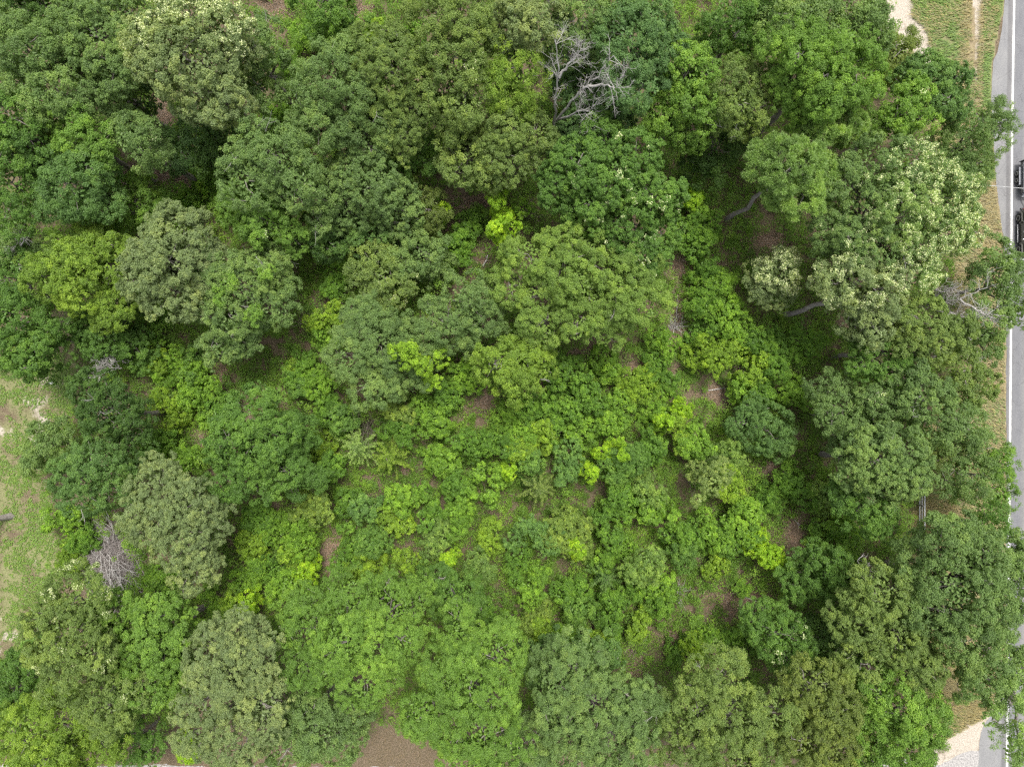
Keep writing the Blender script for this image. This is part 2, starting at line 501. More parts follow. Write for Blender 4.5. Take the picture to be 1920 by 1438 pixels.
# ------------------------------------------------------------------ leaves
PAL = dict(
    mid=(0.124, 0.234, 0.042), bright=(0.170, 0.296, 0.048), yell=(0.200, 0.310, 0.044), lime=(0.245, 0.395, 0.032),
    olive=(0.182, 0.262, 0.066), grey=(0.216, 0.284, 0.112), gmid=(0.168, 0.262, 0.078), blue=(0.134, 0.240, 0.062),
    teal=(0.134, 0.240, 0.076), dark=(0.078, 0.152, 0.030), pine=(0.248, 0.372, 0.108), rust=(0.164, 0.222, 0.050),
    tufty=(0.196, 0.300, 0.060),
)


def leaf_quads(P, N, L, Wd, rng, droop=0.25, axis=None):
    n = len(P)
    t = unit(np.cross(N, unit(rng.normal(size=(n, 3))))) if axis is None else unit(axis)
    if axis is not None:
        N = unit(np.cross(t, unit(rng.normal(size=(n, 3)))))
    b = np.cross(N, t)
    L = np.asarray(L)[:, None] if np.ndim(L) else np.full((n, 1), L)
    Wd = np.asarray(Wd)[:, None] if np.ndim(Wd) else np.full((n, 1), Wd)
    v = np.empty((n, 4, 3))
    v[:, 0] = P - t * L * 0.5
    v[:, 1] = P + b * Wd * 0.5 + N * Wd * 0.12
    v[:, 2] = P + t * L * 0.5 - N * L * droop
    v[:, 3] = P - b * Wd * 0.5 + N * Wd * 0.12
    return v.reshape(-1, 3), np.arange(n * 4).reshape(n, 4)


def sph(n, rng, zmin=-1.0):
    z = rng.uniform(zmin, 1, n)
    a = rng.uniform(0, 2 * pi, n)
    s = np.sqrt(1 - z * z)
    return np.stack([s * np.cos(a), s * np.sin(a), z], 1)


STY = {   # clump radius, tufts per clump, leaves per tuft, tuft radius, leaf length, leaf width, lobe flatness, cover
    'oak':    (0.60, 10, 52, 0.24, 0.130, 0.082, 0.85, 1.28),
    'tuft':   (0.60, 6, 110, 0.29, 0.112, 0.072, 0.66, 1.02),
    'loose':  (0.62, 9, 44, 0.27, 0.140, 0.086, 0.80, 1.08),
    'sparse': (0.64, 8, 40, 0.32, 0.135, 0.084, 0.66, 1.05),
    'pine':   (0.56, 9, 80, 0.25, 0.250, 0.045, 0.72, 1.70),
    'bush':   (0.38, 7, 30, 0.20, 0.112, 0.074, 0.80, 1.10),
}


def foliage(lobes, style, rng, leaf=1.0):
    """lobes: list of (centre, radius, blossom share). Returns leaf arrays and the clump centres for the branches."""
    rc, nt, nl, rt, LL, LW, flat, cover = STY[style]
    if style not in ('bush', 'pine', 'tuft'):      # every tree its own clump and leaf size
        k_ = rng.uniform(0.78, 1.25)
        rc, rt, nt = rc * k_, rt * k_ ** 0.8, int(nt * k_)
        leaf = leaf * rng.uniform(0.78, 1.12)
    Ps, Ns, Ls, Ws, Vs, CC = [], [], [], [], [], []
    cen = np.array([l[0] for l in lobes]); rad = np.array([l[1] for l in lobes])
    scl = np.stack([rad, rad, rad * flat], 1)
    for li, (c, r, blos) in enumerate(lobes):
        n = max(4, int(cover * 2.5 * r * r / rc ** 2))
        d = sph(n, rng, -0.45)
        rr = 0.80 + 0.25 * rng.random(n) ** 0.8
        C = c + d * scl[li] * rr[:, None]
        q = np.linalg.norm((C[:, None] - cen[None]) / scl[None], axis=2)
        q[:, li] = 9
        keep = q.min(1) > 0.70
        C, d = C[keep], d[keep]
        if len(C) == 0:
            continue
        CC.append(C)
        m = len(C)
        out = unit(d / np.array([1, 1, flat]) + np.array([0, 0, 0.55]))
        cs = rc * np.clip(rng.lognormal(-0.08, 0.30, m), 0.5, 1.7)
        cv = rng.normal(0, 0.18 if style == 'bush' else 0.13, m) + rng.normal(0, 0.09)
        td = unit(sph(m * nt, rng).reshape(m, nt, 3) + out[:, None] * 0.9)
        T = C[:, None] + td * (cs[:, None, None] * rng.uniform(0.55, 1.0, (m, nt, 1)))
        T = T.reshape(-1, 3); td = td.reshape(-1, 3)
        tv = np.repeat(cv, nt) + rng.normal(0, 0.15 if style == 'bush' else 0.07, m * nt)
        bl = np.repeat(rng.random(m) < min(1, blos * (2.4 if blos > 0.2 else 1.2)), nt) & (rng.random(m * nt) < min(0.9, 0.35 + blos))
        k = len(T)
        ld = unit(sph(k * nl, rng).reshape(k, nl, 3) + td[:, None] * 0.75)
        P = T[:, None] + ld * (rt * rng.uniform(0.35, 1.1, (k, nl, 1)))
        up = np.array([0, 0, 1.0])
        N = unit(ld * 0.9 + td[:, None] * 0.25 + up * 0.30 + rng.normal(0, 0.26, (k, nl, 3)))
        v = np.clip(0.44 + np.repeat(tv, nl) + rng.normal(0, 0.14 if style == 'bush' else 0.10, k * nl), 0.02, 0.86)
        isb = np.repeat(bl, nl) & (rng.random(k * nl) < 0.42)
        v[isb] = 0.97
        nn = k * nl
        Ps.append(P.reshape(-1, 3)); Ns.append(N.reshape(-1, 3)); Vs.append(v)
        s = rng.uniform(0.7, 1.25, nn) * np.where(isb, 0.95, 1.0)
        Ls.append(LL * s * leaf); Ws.append(LW * s * leaf)
        if style == 'pine':
            Ns[-1] = unit(ld.reshape(-1, 3) + rng.normal(0, 0.25, (nn, 3)) + up * 0.25)
        # a looser inner layer of leaves nearer the limbs
        if cover > 0.9 and style != 'pine':
            ni = int(75 * r * r) + 10
            di = sph(ni, rng, -0.7)
            Pi = c + di * scl[li] * rng.uniform(0.5, 0.80, (ni, 1))
            Ps.append(Pi); Ns.append(unit(di + up * 0.8 + rng.normal(0, 0.5, (ni, 3))))
            Ls.append(np.full(ni, 0.32)); Ws.append(np.full(ni, 0.20))
            Vs.append(np.clip(rng.normal(0.4, 0.12, ni), 0.02, 0.86))
    return (np.concatenate(Ps), np.concatenate(Ns), np.concatenate(Ls), np.concatenate(Ws), np.concatenate(Vs),
            np.concatenate(CC) if CC else cen)


def curve3(a, b, rng, k=5, wob=0.08, sag=0.0):
    t = np.linspace(0, 1, k)[:, None]
    L = np.linalg.norm(b - a)
    p = a + (b - a) * t + rng.normal(0, wob * L, (k, 3)) * (np.sin(t * pi)) + np.array([0, 0, sag * L]) * np.sin(t * pi)
    p[0], p[-1] = a, b
    return p


def twig_fan(p, d, L, r, rng, depth, out, spread=0.75):
    """Bare branch that forks."""
    k = 5
    pts = [np.array(p, float)]
    dd = unit(np.array(d, float))
    for _ in range(k - 1):
        dd = unit(dd + rng.normal(0, 0.17, 3) + np.array([0, 0, 0.03]))
        pts.append(pts[-1] + dd * L / (k - 1))
    out.append((np.array(pts), np.linspace(r, r * 0.42, k)))
    if depth > 0:
        for _ in range(rng.integers(3, 6)):
            i = rng.integers(1, k)
            nd_ = unit(dd + rng.normal(0, spread, 3) + np.array([0, 0, 0.10]))
            twig_fan(pts[i], nd_, L * rng.uniform(0.42, 0.72), r * 0.52, rng, depth - 1, out, spread)


def parse(s):
    return [[float(q) for q in w.split(',')] for w in s.split()]


def tree(label, H, col, style, lobes, seed, base=None, name='broadleaf_tree', cat='tree', twigs=0, accent=(0.74, 0.77, 0.47), group=None, patch=None, bark=None, thick=1.0, forkf=0.5, patchcol='lime', sat=1.7):
    rng = np.random.default_rng(1000 + seed)
    lb = parse(lobes)
    px0, py0 = np.mean([l[0] for l in lb]), np.mean([l[1] for l in lb])
    flat = STY[style][6]
    apex = W(lb[0][0], lb[0][1], H - 1.5)
    L3 = []
    inward = unit(-apex[:2])
    for l in lb:
        c = W(l[0], l[1], H - 1.5)
        d = c[:2] - apex[:2]
        dist = np.linalg.norm(d)
        drop = 0.33 * dist + 0.32 * max(0.0, float(d @ inward)) + (rng.uniform(-0.7, 1.2) if dist > 0.1 else 0)
        zt = max(H - drop, 0.42 * H)
        r = rng.uniform(0.86, 1.06) * l[2] * (CAM_Z - zt + 1.0) / FPX
        zc = max(zt - flat * r * 1.05, 0.55 * r)
        L3.append((W(l[0], l[1], zc), r, l[3] if len(l) > 3 else 0.0))
    cm = np.mean([l[0] for l in L3], axis=0)
    if style not in ('pine', 'sparse'):            # smaller boughs that stick out below the main masses
        for j in range(int(sat * (len(L3) + 1))):
            c, r, bl_ = L3[rng.integers(len(lb))]
            a_ = rng.uniform(0, 2 * pi)
            rr_ = r * rng.uniform(0.26, 0.62)
            c2 = c + np.array([cos(a_) * r * rng.uniform(0.72, 1.02), sin(a_) * r * rng.uniform(0.72, 1.02), rng.uniform(-0.9, 0.5) * r])
            c2[2] = max(c2[2], rr_)
            L3.append((c2, rr_, bl_))
    if base is None:
        b = np.array([cm[0], cm[1], 0.0])
    else:
        b = W(base[0], base[1], 0)
    root = empty(name, b)
    tag(root, label, cat, group)
    P, N, Ls, Ws, V, CC = foliage(L3, style, rng)
    v, f = leaf_quads(P - b, N, Ls, Ws, rng, 0.25, N if style == 'pine' else None)
    mesh_np('crown', v, f, leaf_mat(PAL[col], accent), root, {'tint': V})
    # trunk, limbs and branches
    zlow = min(l[0][2] for l in L3)
    kf = 0.35 if forkf == 0.5 else 0.72
    fork = np.array([b[0] * (1 - kf) + cm[0] * kf, b[1] * (1 - kf) + cm[1] * kf, max(0.9, min(zlow * 0.8, H * 0.5)) if forkf == 0.5 else H * forkf])
    tr = (0.018 * H + 0.02) * thick
    ch = []
    tp = curve3(b + (0, 0, -0.1), fork, rng, 6, 0.02)
    ch.append((tp - b, np.concatenate([[tr * 1.35], np.linspace(tr, tr * 0.75, 5)])))
    for c, r, _ in L3:
        q = curve3(fork, c + (0, 0, 0.15 * r), rng, 6, 0.06, -0.05)
        ch.append((q - b, np.linspace(tr * 0.6, 0.05, 6)))
        sel = CC[np.linalg.norm(CC - c, axis=1) < r * 1.25]
        if len(sel):
            for e in sel[rng.permutation(len(sel))[:7]]:
                q2 = curve3(q[rng.integers(3, 6)], e, rng, 4, 0.08)
                ch.append((q2 - b, np.linspace(0.05, 0.015, 4)))
    tube_obj('trunk', ch, M_PINEBARK if bark else M_BARK, root, 7)
    if patch:
        pl = []
        for l in parse(patch):
            zt = max(x[0][2] + flat * x[1] * 0.9 for x in L3 if np.linalg.norm(x[0][:2] - W(l[0], l[1], x[0][2])[:2]) < x[1] * 1.6) if any(np.linalg.norm(x[0][:2] - W(l[0], l[1], x[0][2])[:2]) < x[1] * 1.6 for x in L3) else H * 0.8
            pl.append((W(l[0], l[1], zt), l[2] * (CAM_Z - zt) / FPX, 0.0))
        P, N, Ls, Ws, V, _ = foliage(pl, 'bush', rng)
        v, f = leaf_quads(P - b, N, Ls, Ws, rng)
        tag(mesh_np('climbing_vine', v, f, leaf_mat(PAL[patchcol]), root, {'tint': V}), 'fresh lime green leaves over the crown')
    if twigs:
        for _ in range((twigs + 1) // 2 + 1):
            tw = []
            c, r, _b = L3[rng.integers(len(L3))]
            d = sph(1, rng, 0.35)[0]
            p = c + d * np.array([r, r, r * flat]) * 0.85
            twig_fan(p - b, unit(d + rng.normal(0, 0.8, 3)), rng.uniform(0.7, 1.5), 0.026, rng, 1, tw, 0.6)
            tube_obj('dead_branch', tw, M_TWIG, root, 4)
    return root


def bush(label, x, y, r, h, col, seed, kind='b', group=None):
    """Bush standing at pixel (x, y); r in pixels, h its height in metres."""
    rng = np.random.default_rng(5000 + seed)
    rw = r * (CAM_Z - h) / FPX
    c0 = W(x, y, h * 0.6)
    g = np.array([c0[0], c0[1], 0.0])
    if kind == 'c':     # young cedar: feathery branchlets that radiate from a leader
        root = empty('cedar_bush', g)
        tag(root, label, 'cedar')
        ch, Ps, Ns, Vs = [], [], [], []
        ch.append((np.array([[0, 0, -0.05], [0, 0, h * 0.5], [0, 0, h * 0.97]]), np.array([0.08, 0.05, 0.015])))
        nb = 46
        for i in range(nb):
            t = (i + 0.5) / nb
            a = i * 2.39996 + rng.normal(0, 0.25)
            L = rw * (1.12 - 0.85 * t) * rng.uniform(0.8, 1.15)
            z0 = h * (0.22 + 0.74 * t)
            k = 7
            s = np.linspace(0, 1, k)
            P = np.stack([np.cos(a) * L * s, np.sin(a) * L * s, z0 + 0.15 * L * s + 0.25 * L * s * s], 1)
            ch.append((P, np.linspace(0.022, 0.006, k)))
            ns = int(30 + L * 95)
            u = rng.uniform(0.1, 1.05, ns)
            q = np.stack([np.cos(a) * L * u, np.sin(a) * L * u, z0 + 0.15 * L * u + 0.25 * L * u * u], 1)
            q += rng.normal(0, 1, (ns, 3)) * (0.055 + 0.07 * (1 - u))[:, None]
            Ps.append(q)
            Ns.append(unit(rng.normal(size=(ns, 3)) * 0.8 + np.array([0, 0, 0.7])))
            Vs.append(np.clip(0.25 + 0.5 * u + rng.normal(0, 0.12, ns), 0.02, 0.86))
        P = np.concatenate(Ps)
        v, f = leaf_quads(P, np.concatenate(Ns), rng.uniform(0.12, 0.24, len(P)), rng.uniform(0.035, 0.06, len(P)), rng, 0.1)
        mesh_np('crown', v, f, leaf_mat(PAL[col]), root, {'tint': np.concatenate(Vs)})
        tube_obj('trunk', ch, M_BROWNTWIG, root, 4)
        return root
    n = 1 if rw < 0.7 else int(rng.integers(4, 8))
    lobes = []
    for i in range(n):
        a = rng.uniform(0, 2 * pi)
        k = 0 if n == 1 else rng.uniform(0.15, 0.85)
        rr = rw if n == 1 else rw * rng.uniform(0.24, 0.62)
        zc = max(h * rng.uniform(0.45, 1.05) - 0.6 * rr, 0.4 * rr)
        lobes.append((np.array([g[0] + cos(a) * k * rw, g[1] + sin(a) * k * rw, zc]), rr, 0.0))
    P, N, Ls, Ws, V, CC = foliage(lobes, 'bush', rng, rng.uniform(0.8, 1.5))
    P[:, 2] = np.maximum(P[:, 2], 0.06)
    root = empty('bush', g)
    tag(root, label, 'bush', group)
    v, f = leaf_quads(P - g, N, Ls, Ws, rng)
    mesh_np('foliage', v, f, leaf_mat(tuple(np.array(PAL[col]) * (1.12, 1.14, 0.82))), root, {'tint': V})
    ch = []
    for e in CC[rng.permutation(len(CC))[:12]]:
        b0 = np.array([rng.normal(0, 0.12), rng.normal(0, 0.12), -0.05])
        ch.append((curve3(b0, e - g, rng, 5, 0.06), np.linspace(0.03, 0.01, 5)))
    tube_obj('stem', ch, M_BROWNTWIG, root, 4)
    return root


def dead_tree(label, limbs, base, rad, seed, depth=2, n=9, L=1.6, name='dead_tree', cat='dead tree', mat=None, tw=0.035):
    """limbs: lists of (px, py, z) down the middle of each main limb; twigs fork from them."""
    rng = np.random.default_rng(9000 + seed)
    b = W(*base[:2], 0.0)
    root = empty(name, b)
    tag(root, label, cat)
    main, twg = [], []
    first = None
    for l in limbs:
        P = np.array([W(*q) for q in l]) - b
        if first is None:
            first = P[0]
            t = curve3(np.array([0, 0, -0.1]), first, rng, 5, 0.02)
            main.append((t, np.linspace(rad * 1.3, rad, 5)))
        # resample with wobble
        s = np.linspace(0, len(P) - 1, 4 * len(P))
        Q = np.stack([np.interp(s, np.arange(len(P)), P[:, i]) for i in range(3)], 1)
        Q[1:-1] += rng.normal(0, 0.05, (len(Q) - 2, 3))
        main.append((Q, np.linspace(rad * 0.8, 0.03, len(Q))))
        for _ in range(n):
            i = rng.integers(len(Q) // 3, len(Q))
            d = unit(Q[min(i + 1, len(Q) - 1)] - Q[i - 1])
            twig_fan(Q[i], unit(d + rng.normal(0, 0.6, 3)), L * rng.uniform(0.6, 1.2), tw, rng, depth, twg, 0.65)
    tube_obj('trunk', main, mat or M_PALE, root, 6)
    tube_obj('branch', twg, mat or M_PALE, root, 4)
    return root
# ------------------------------------------------------------------ trees: label, height, leaf colour, habit, lobes "px,py,radius[,blossom]"
TREES = [
 # upper left grove
 ('tall pale olive tree with cream blossom along its upper edge, left of the brown clearing', 18, 'grey', 'oak', '350,115,72 300,80,50,.35 365,40,62,.38 420,60,52,.28 292,112,40 372,178,46 408,178,56 432,205,42 268,75,34,.25 390,110,60', {'sat': 0.35}),
 ('mid green rounded tree beside the pale blossom tree, on its left', 16, 'gmid', 'oak', '190,75,60 215,130,48 150,35,48 245,30,38', {}),
 ('grey green tree of loose clumps in the upper left corner grove', 16, 'gmid', 'loose', '50,90,50 25,60,40 90,120,42 120,70,34', {}),
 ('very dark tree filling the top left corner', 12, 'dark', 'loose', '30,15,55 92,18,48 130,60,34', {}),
 ('ragged grey green oak with gaps of brown floor on its right', 15, 'gmid', 'loose', '110,165,58 60,190,54 152,172,46 20,150,40', {'sat': 0.35}),
 ('small green tree hanging over the brown shaded gap', 12, 'gmid', 'loose', '208,192,38 232,152,34 185,142,34', {'sat': 0.35}),
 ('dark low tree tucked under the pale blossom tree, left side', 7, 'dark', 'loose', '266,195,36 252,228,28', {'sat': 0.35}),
 ('tree with bright new leaves on top, left of the dark hollow', 14, 'bright', 'oak', '155,255,50 120,232,38 192,275,35 140,285,34', {'sat': 0.35}),
 ('bluish tree with pale leaf tips leaning over the dark hollow', 14, 'gmid', 'oak', '250,262,42,.06 276,288,34 236,238,28,.12 300,305,28', {'sat': 0.35}),
 ('green tree on the left edge above the dull speckled tree', 15, 'mid', 'oak', '28,225,50 12,280,48 58,262,38', {}),
 ('dull olive speckled tree between two rounder trees, left grove', 10, 'olive', 'loose', '85,275,40 102,305,32 70,310,30', {}),
 ('dark grey green tree on the left edge, above the dead snag', 13, 'mid', 'loose', '28,345,58 72,335,46 18,395,46', {}),
 ('blue green rounded tree at the foot of the left grove', 14, 'blue', 'oak', '130,350,54 178,332,40 110,382,40 192,385,38 165,312,30', {'sat': 0.35}),
 ('small bright green tree just above the grey olive tree, left', 8, 'bright', 'loose', '258,382,48 232,352,30 288,400,34 215,400,30', {'sat': 0.35}),
 ('small dark bluish tree below the pale blossom tree', 8, 'teal', 'loose', '368,262,48 342,288,36', {'sat': 0.35}),
 ('dull dark olive tree at the lower right of the pale blossom tree', 8, 'dark', 'loose', '432,262,44 418,294,34', {}),
 ('grey green tree touching the right flank of the pale blossom tree', 13, 'gmid', 'loose', '490,88,46 474,138,42 495,72,24 495,170,34', {'twigs': 3, 'sat': 0.35}),
 ('dark glossy tree at the top edge beside the brown clearing', 12, 'mid', 'oak', '604,10,48 642,22,36 600,-15,34', {'sat': 0.35}),
 # upper middle
 ('large yellow green oak with a bare white twig on its right', 15, 'olive', 'oak', '735,125,60 700,95,46 772,150,48 722,180,46 748,240,50 782,210,42 690,150,50', {'twigs': 4}),
 ('broad mid green oak left of the yellow green oak', 15, 'gmid', 'oak', '612,150,60 580,195,45 642,210,60 682,252,50 600,232,45 702,220,40 650,120,44', {'twigs': 3}),
 ('dark green tree in the shade below the yellow green oak', 8, 'mid', 'loose', '720,305,50 762,272,40 790,292,34', {}),
 ('grey green tree laced with bare white twigs', 15, 'gmid', 'loose', '510,298,64 462,340,46 552,340,54 592,372,44 470,290,40', {'twigs': 9}),
 ('bright olive rounded crown below the twiggy grey green tree', 12, 'bright', 'oak', '492,410,50,.03 458,385,40 532,432,44 500,372,36,.04', {}),
 ('leafy mid green tree in the upper middle, left of the rusty bush', 11, 'gmid', 'oak', '700,352,54 660,382,40 742,382,42 652,332,40', {}),
 ('rusty yellow olive bushy tree beside a lime sprig', 6, 'rust', 'loose', '802,395,38 775,375,30', {}),
 ('dark tree between the bright olive crown and the leafy mid green tree', 8, 'dark', 'loose', '602,442,44 642,422,38', {}),
 ('small bluish tree below the leafy mid green tree', 7, 'blue', 'loose', '690,442,44 732,460,34', {}),
 ('dark speckled olive tree at the upper middle', 15, 'olive', 'loose', '850,110,54,.05 822,165,46 872,190,46 842,222,40', {'twigs': 2}),
 ('grey speckled tree above the brown clearing with the lime sapling', 10, 'olive', 'loose', '880,290,50,.06 856,322,38', {}),
 ('upright yellow green tree left of the big bare dead tree', 14, 'yell', 'loose', '972,130,45 962,182,40 932,160,30', {}),
 ('olive yellow tree below the upright yellow green tree', 12, 'olive', 'oak', '960,250,50 940,292,40 1000,265,38', {}),
 ('pale grey green tree on the top edge, left of the dead tree', 16, 'grey', 'oak', '1000,32,55 952,60,46', {}),
 ('olive tree on the top edge above the dark speckled tree', 16, 'olive', 'oak', '870,38,54,.05 818,28,45 900,80,36', {}),
 ('grey green tree on the top edge above the dead tree', 15, 'gmid', 'oak', '1092,38,50 1060,72,38 1120,80,36', {'twigs': 3}),
 ('tall blue green tree right of the big bare dead tree', 16, 'teal', 'oak', '1180,70,54 1216,42,44 1236,96,44 1176,126,44 1206,162,40', {}),
 ('low teal tree directly behind the bare dead tree', 9, 'teal', 'oak', '1125,200,45 1086,246,45 1150,236,35 1072,282,34 1140,165,34 1085,175,44 1062,120,36 1100,130,36', {}),
 ('glossy yellow green tree in a dark hollow, upper right middle', 14, 'bright', 'oak', '1285,135,44 1270,185,48 1306,206,38 1242,215,34 1290,242,34', {}),
 ('big domed mid green tree with light leaf tips, above the tufted oak', 14, 'mid', 'oak', '1132,340,58,.10 1186,300,50,.08 1082,312,48,.05 1045,352,38 1130,265,40,.08 1222,372,48,.10 1170,420,54,.12 1236,432,38,.08 1102,402,50,.04 1196,470,42,.12', {}),
 ('broad oak of round yellow green tufts near the middle, with grey limbs', 12.5, 'tufty', 'tuft', '1080,530,46 992,488,46 1062,466,44 1018,552,44 1128,515,44 1190,512,44 1082,592,44 1150,580,40 1208,570,40 955,535,36 1020,602,38 1130,622,36 1110,470,36 1180,558,34 1050,505,34', {'twigs': 7}),
 # top right
 ('green tree on the top edge beside the deep dark gap', 14, 'mid', 'loose', '1375,28,48 1432,42,48 1345,60,32', {}),
 ('green oak on the top edge touching the bare sand', 15, 'gmid', 'loose', '1480,30,52 1532,52,44 1590,30,48 1618,72,40 1628,28,28', {}),
 ('broad bright green oak with bare grey limbs, upper right', 17, 'bright', 'tuft', '1530,108,54 1580,92,46 1470,90,44 1602,142,44 1480,152,44 1558,162,44 1520,180,40', {'twigs': 8}),
 ('loose olive green oak with sprays of bare twigs, left of the pines', 14, 'olive', 'loose', '1378,172,44 1412,205,44 1370,225,38 1422,150,38', {'twigs': 6}),
 ('soft needled pine just above the leaning pine', 14, 'pine', 'pine', '1550,215,54 1512,190,36 1585,238,36 1565,180,34', {'name': 'pine_tree', 'cat': 'pine'}),
 ('leaning yellow green pine with a long bare grey trunk', 15, 'pine', 'pine', '1485,312,60 1446,296,40 1525,335,42 1478,358,40 1422,308,24 1505,370,36', {'base': (1362, 412), 'bark': 1, 'thick': 0.72, 'forkf': 0.72, 'name': 'pine_tree', 'cat': 'pine'}),
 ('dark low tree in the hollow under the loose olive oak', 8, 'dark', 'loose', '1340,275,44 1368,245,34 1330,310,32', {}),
 ('tree with light yellow leaf tips between the pines and the verge', 13, 'bright', 'loose', '1692,208,44,.05 1668,238,30 1712,188,34,.05 1720,225,30', {}),
 ('fresh green tree on the edge of the golden verge', 12, 'blue', 'oak', '1742,162,46 1780,182,40 1725,140,32', {}),
 ('loose green tree whose crown reaches the pavement edge, upper right', 10, 'gmid', 'loose', '1832,228,42 1800,268,48 1857,250,28 1782,312,42 1812,335,34', {}),
 ('thin dull olive tree beside the bare sand patch', 9, 'rust', 'sparse', '1672,112,42 1692,92,30 1650,140,30', {}),
 ('large tree covered in cream blossom, right side near the road', 16, 'gmid', 'oak', '1690,400,60,.30 1640,310,48,.10 1702,310,52,.35 1752,370,54,.45 1622,402,54,.12 1652,470,56,.30 1722,455,54,.40 1792,372,40,.35 1782,432,42,.45 1582,352,40,.05 1562,430,44,.05 1702,505,46,.35 1610,455,46,.18', {'twigs': 3}),
 ('blossom tree with a pale leaning trunk showing on its lower left', 14, 'grey', 'oak', '1610,520,45,.28 1652,542,48,.22 1572,525,34,.15 1640,590,44,.06 1602,585,36', {'base': (1468, 590), 'bark': 1, 'thick': 0.9, 'forkf': 0.66}),
 ('small tree topped with cream blossom at the clearing edge', 8, 'grey', 'oak', '1470,505,38,.55 1432,522,34,.1 1452,548,30,.05', {}),
 # right side
 ('sparse tree hanging over the white line in front of the dark car', 8, 'gmid', 'sparse', '1868,512,40 1892,548,34 1862,482,30 1902,592,28', {}),
 ('sparse roadside tree right of the grey bare twigs', 8, 'gmid', 'sparse', '1852,602,40 1822,622,30 1842,655,34', {}),
 ('bright olive tree below the blossom trees', 13, 'olive', 'oak', '1722,602,44 1762,640,40 1700,642,40', {}),
 ('deep green tree with bright rims left of the bright olive tree', 11, 'mid', 'oak', '1652,662,45 1682,692,40 1632,632,34', {}),
 ('dull mid green tree on the right of the thicket, above the bluish bush', 10, 'gmid', 'loose', '1580,770,45 1560,732,40 1612,792,40 1592,832,34', {}),
 ('green tree speckled with light leaves, right hand wood', 11, 'gmid', 'loose', '1652,760,40,.06 1642,802,40 1692,770,34', {}),
 ('mid green tree with curled bare twigs near the straw verge', 13, 'gmid', 'loose', '1737,752,44 1757,792,40 1722,720,34', {'twigs': 6}),
 ('wide mid green tree with bare grey twigs, left of the roadside trees', 14, 'gmid', 'oak', '1642,860,50 1692,850,45 1602,872,40 1702,892,40 1652,908,40', {'twigs': 8}),
 ('green tree beside the upper end of the white rail fence', 11, 'mid', 'oak', '1618,952,45 1645,972,34 1600,930,32', {}),
 ('sparse tree on the straw verge below the bare twigs', 9, 'olive', 'sparse', '1806,692,36 1792,742,34 1832,722,30', {}),
 ('thin leafed tree on the straw verge, midway down the road', 9, 'gmid', 'sparse', '1810,802,40 1836,842,34 1792,832,34', {}),
 ('bright tipped sparse tree overhanging the white line', 8, 'bright', 'sparse', '1878,868,30 1860,900,34 1878,930,24', {}),
 ('see-through tree right of the white rail fence', 8, 'gmid', 'sparse', '1822,890,40 1846,932,34 1796,910,28 1772,900,22', {}),
 ('small sparse tree below the see-through tree, near the road edge', 9, 'mid', 'sparse', '1852,985,36 1818,1000,34 1868,1015,26', {}),
 ('olive cedar-like tree just above the white rail fence', 7, 'rust', 'sparse', '1772,858,24 1788,876,20', {}),
 ('bluish leafy small tree at the right side of the thicket', 6, 'blue', 'oak', '1432,802,44 1456,825,34 1412,770,28', {}),
 # bottom right
 ('large grey green tree beside the road, lower right', 16, 'gmid', 'oak', '1790,1090,60 1722,1052,52 1780,1030,54 1860,1050,54 1842,1132,60 1890,1100,44 1822,1192,56 1860,1232,52 1842,1270,40 1752,1140,50', {'twigs': 5}),
 ('spreading tree with a bright lower rim and a gap showing grey limbs', 14, 'olive', 'oak', '1642,1110,52 1690,1130,54 1602,1152,46 1682,1192,54 1622,1242,52 1702,1232,44 1732,1252,38', {'twigs': 5}),
 ('round mid green tree right of the clearing, under a pale snag', 9, 'mid', 'oak', '1560,1075,45 1592,1112,40 1532,1052,30 1500,1100,34', {}),
 ('dense tree flecked with yellow leaves at the lower right of the thicket', 9, 'mid', 'loose', '1452,1185,48,.06 1482,1210,38,.08 1425,1165,34 1470,1225,32,.08', {}),
 ('dull dark tree between the yellow flecked tree and the spreading tree', 8, 'dark', 'loose', '1570,1215,50 1600,1262,38 1545,1200,34', {}),
 ('sparse pine whose dark trunk crosses the white line', 15, 'pine', 'sparse', '1950,1370,45 1902,1268,28 1908,1402,32 1858,1348,24 1935,1310,34 1915,1235,22', {'base': (1838, 1268), 'name': 'pine_tree', 'cat': 'pine'}),
 ('bright green tree in front of the sandy road corner', 12, 'bright', 'loose', '1690,1322,56 1642,1362,50 1702,1390,52 1732,1345,40 1622,1312,42 1660,1420,44', {}),
 ('olive yellow tree at the bottom edge, right of the dark tufted oak', 13, 'olive', 'oak', '1342,1262,50 1302,1330,52 1372,1342,56 1292,1392,50 1372,1402,54 1452,1332,44 1420,1400,46', {'twigs': 4}),
 ('dark olive tree at the bottom edge beside the olive yellow tree', 12, 'rust', 'loose', '1522,1282,50 1562,1332,52 1542,1392,52 1592,1402,44 1500,1385,44', {'twigs': 3}),
 ('dark tufted oak on the bottom edge', 13, 'gmid', 'tuft', '1080,1240,54 1042,1282,46 1120,1312,60 1062,1345,56 1142,1372,60 1002,1382,52 1062,1405,52 1188,1322,44 1180,1400,44', {'twigs': 5}),
 ('low bluish tree behind the dark tufted oak', 8, 'blue', 'loose', '1012,1235,40 1050,1215,34 1120,1225,40', {}),
 # bottom middle and left
 ('light green tree with bright tufted leaves on the bottom edge', 14, 'bright', 'tuft', '880,1290,58 862,1205,50 930,1232,50 845,1262,50 920,1302,54 842,1342,54 910,1372,54 792,1340,38 950,1195,34 870,1410,50', {}),
 ('big mid green tree left of the light green tufted tree', 14, 'bright', 'oak', '652,1200,58 582,1162,52 652,1130,54 730,1140,58 702,1202,58 632,1222,52 572,1250,44 682,1272,52 762,1190,44', {}),
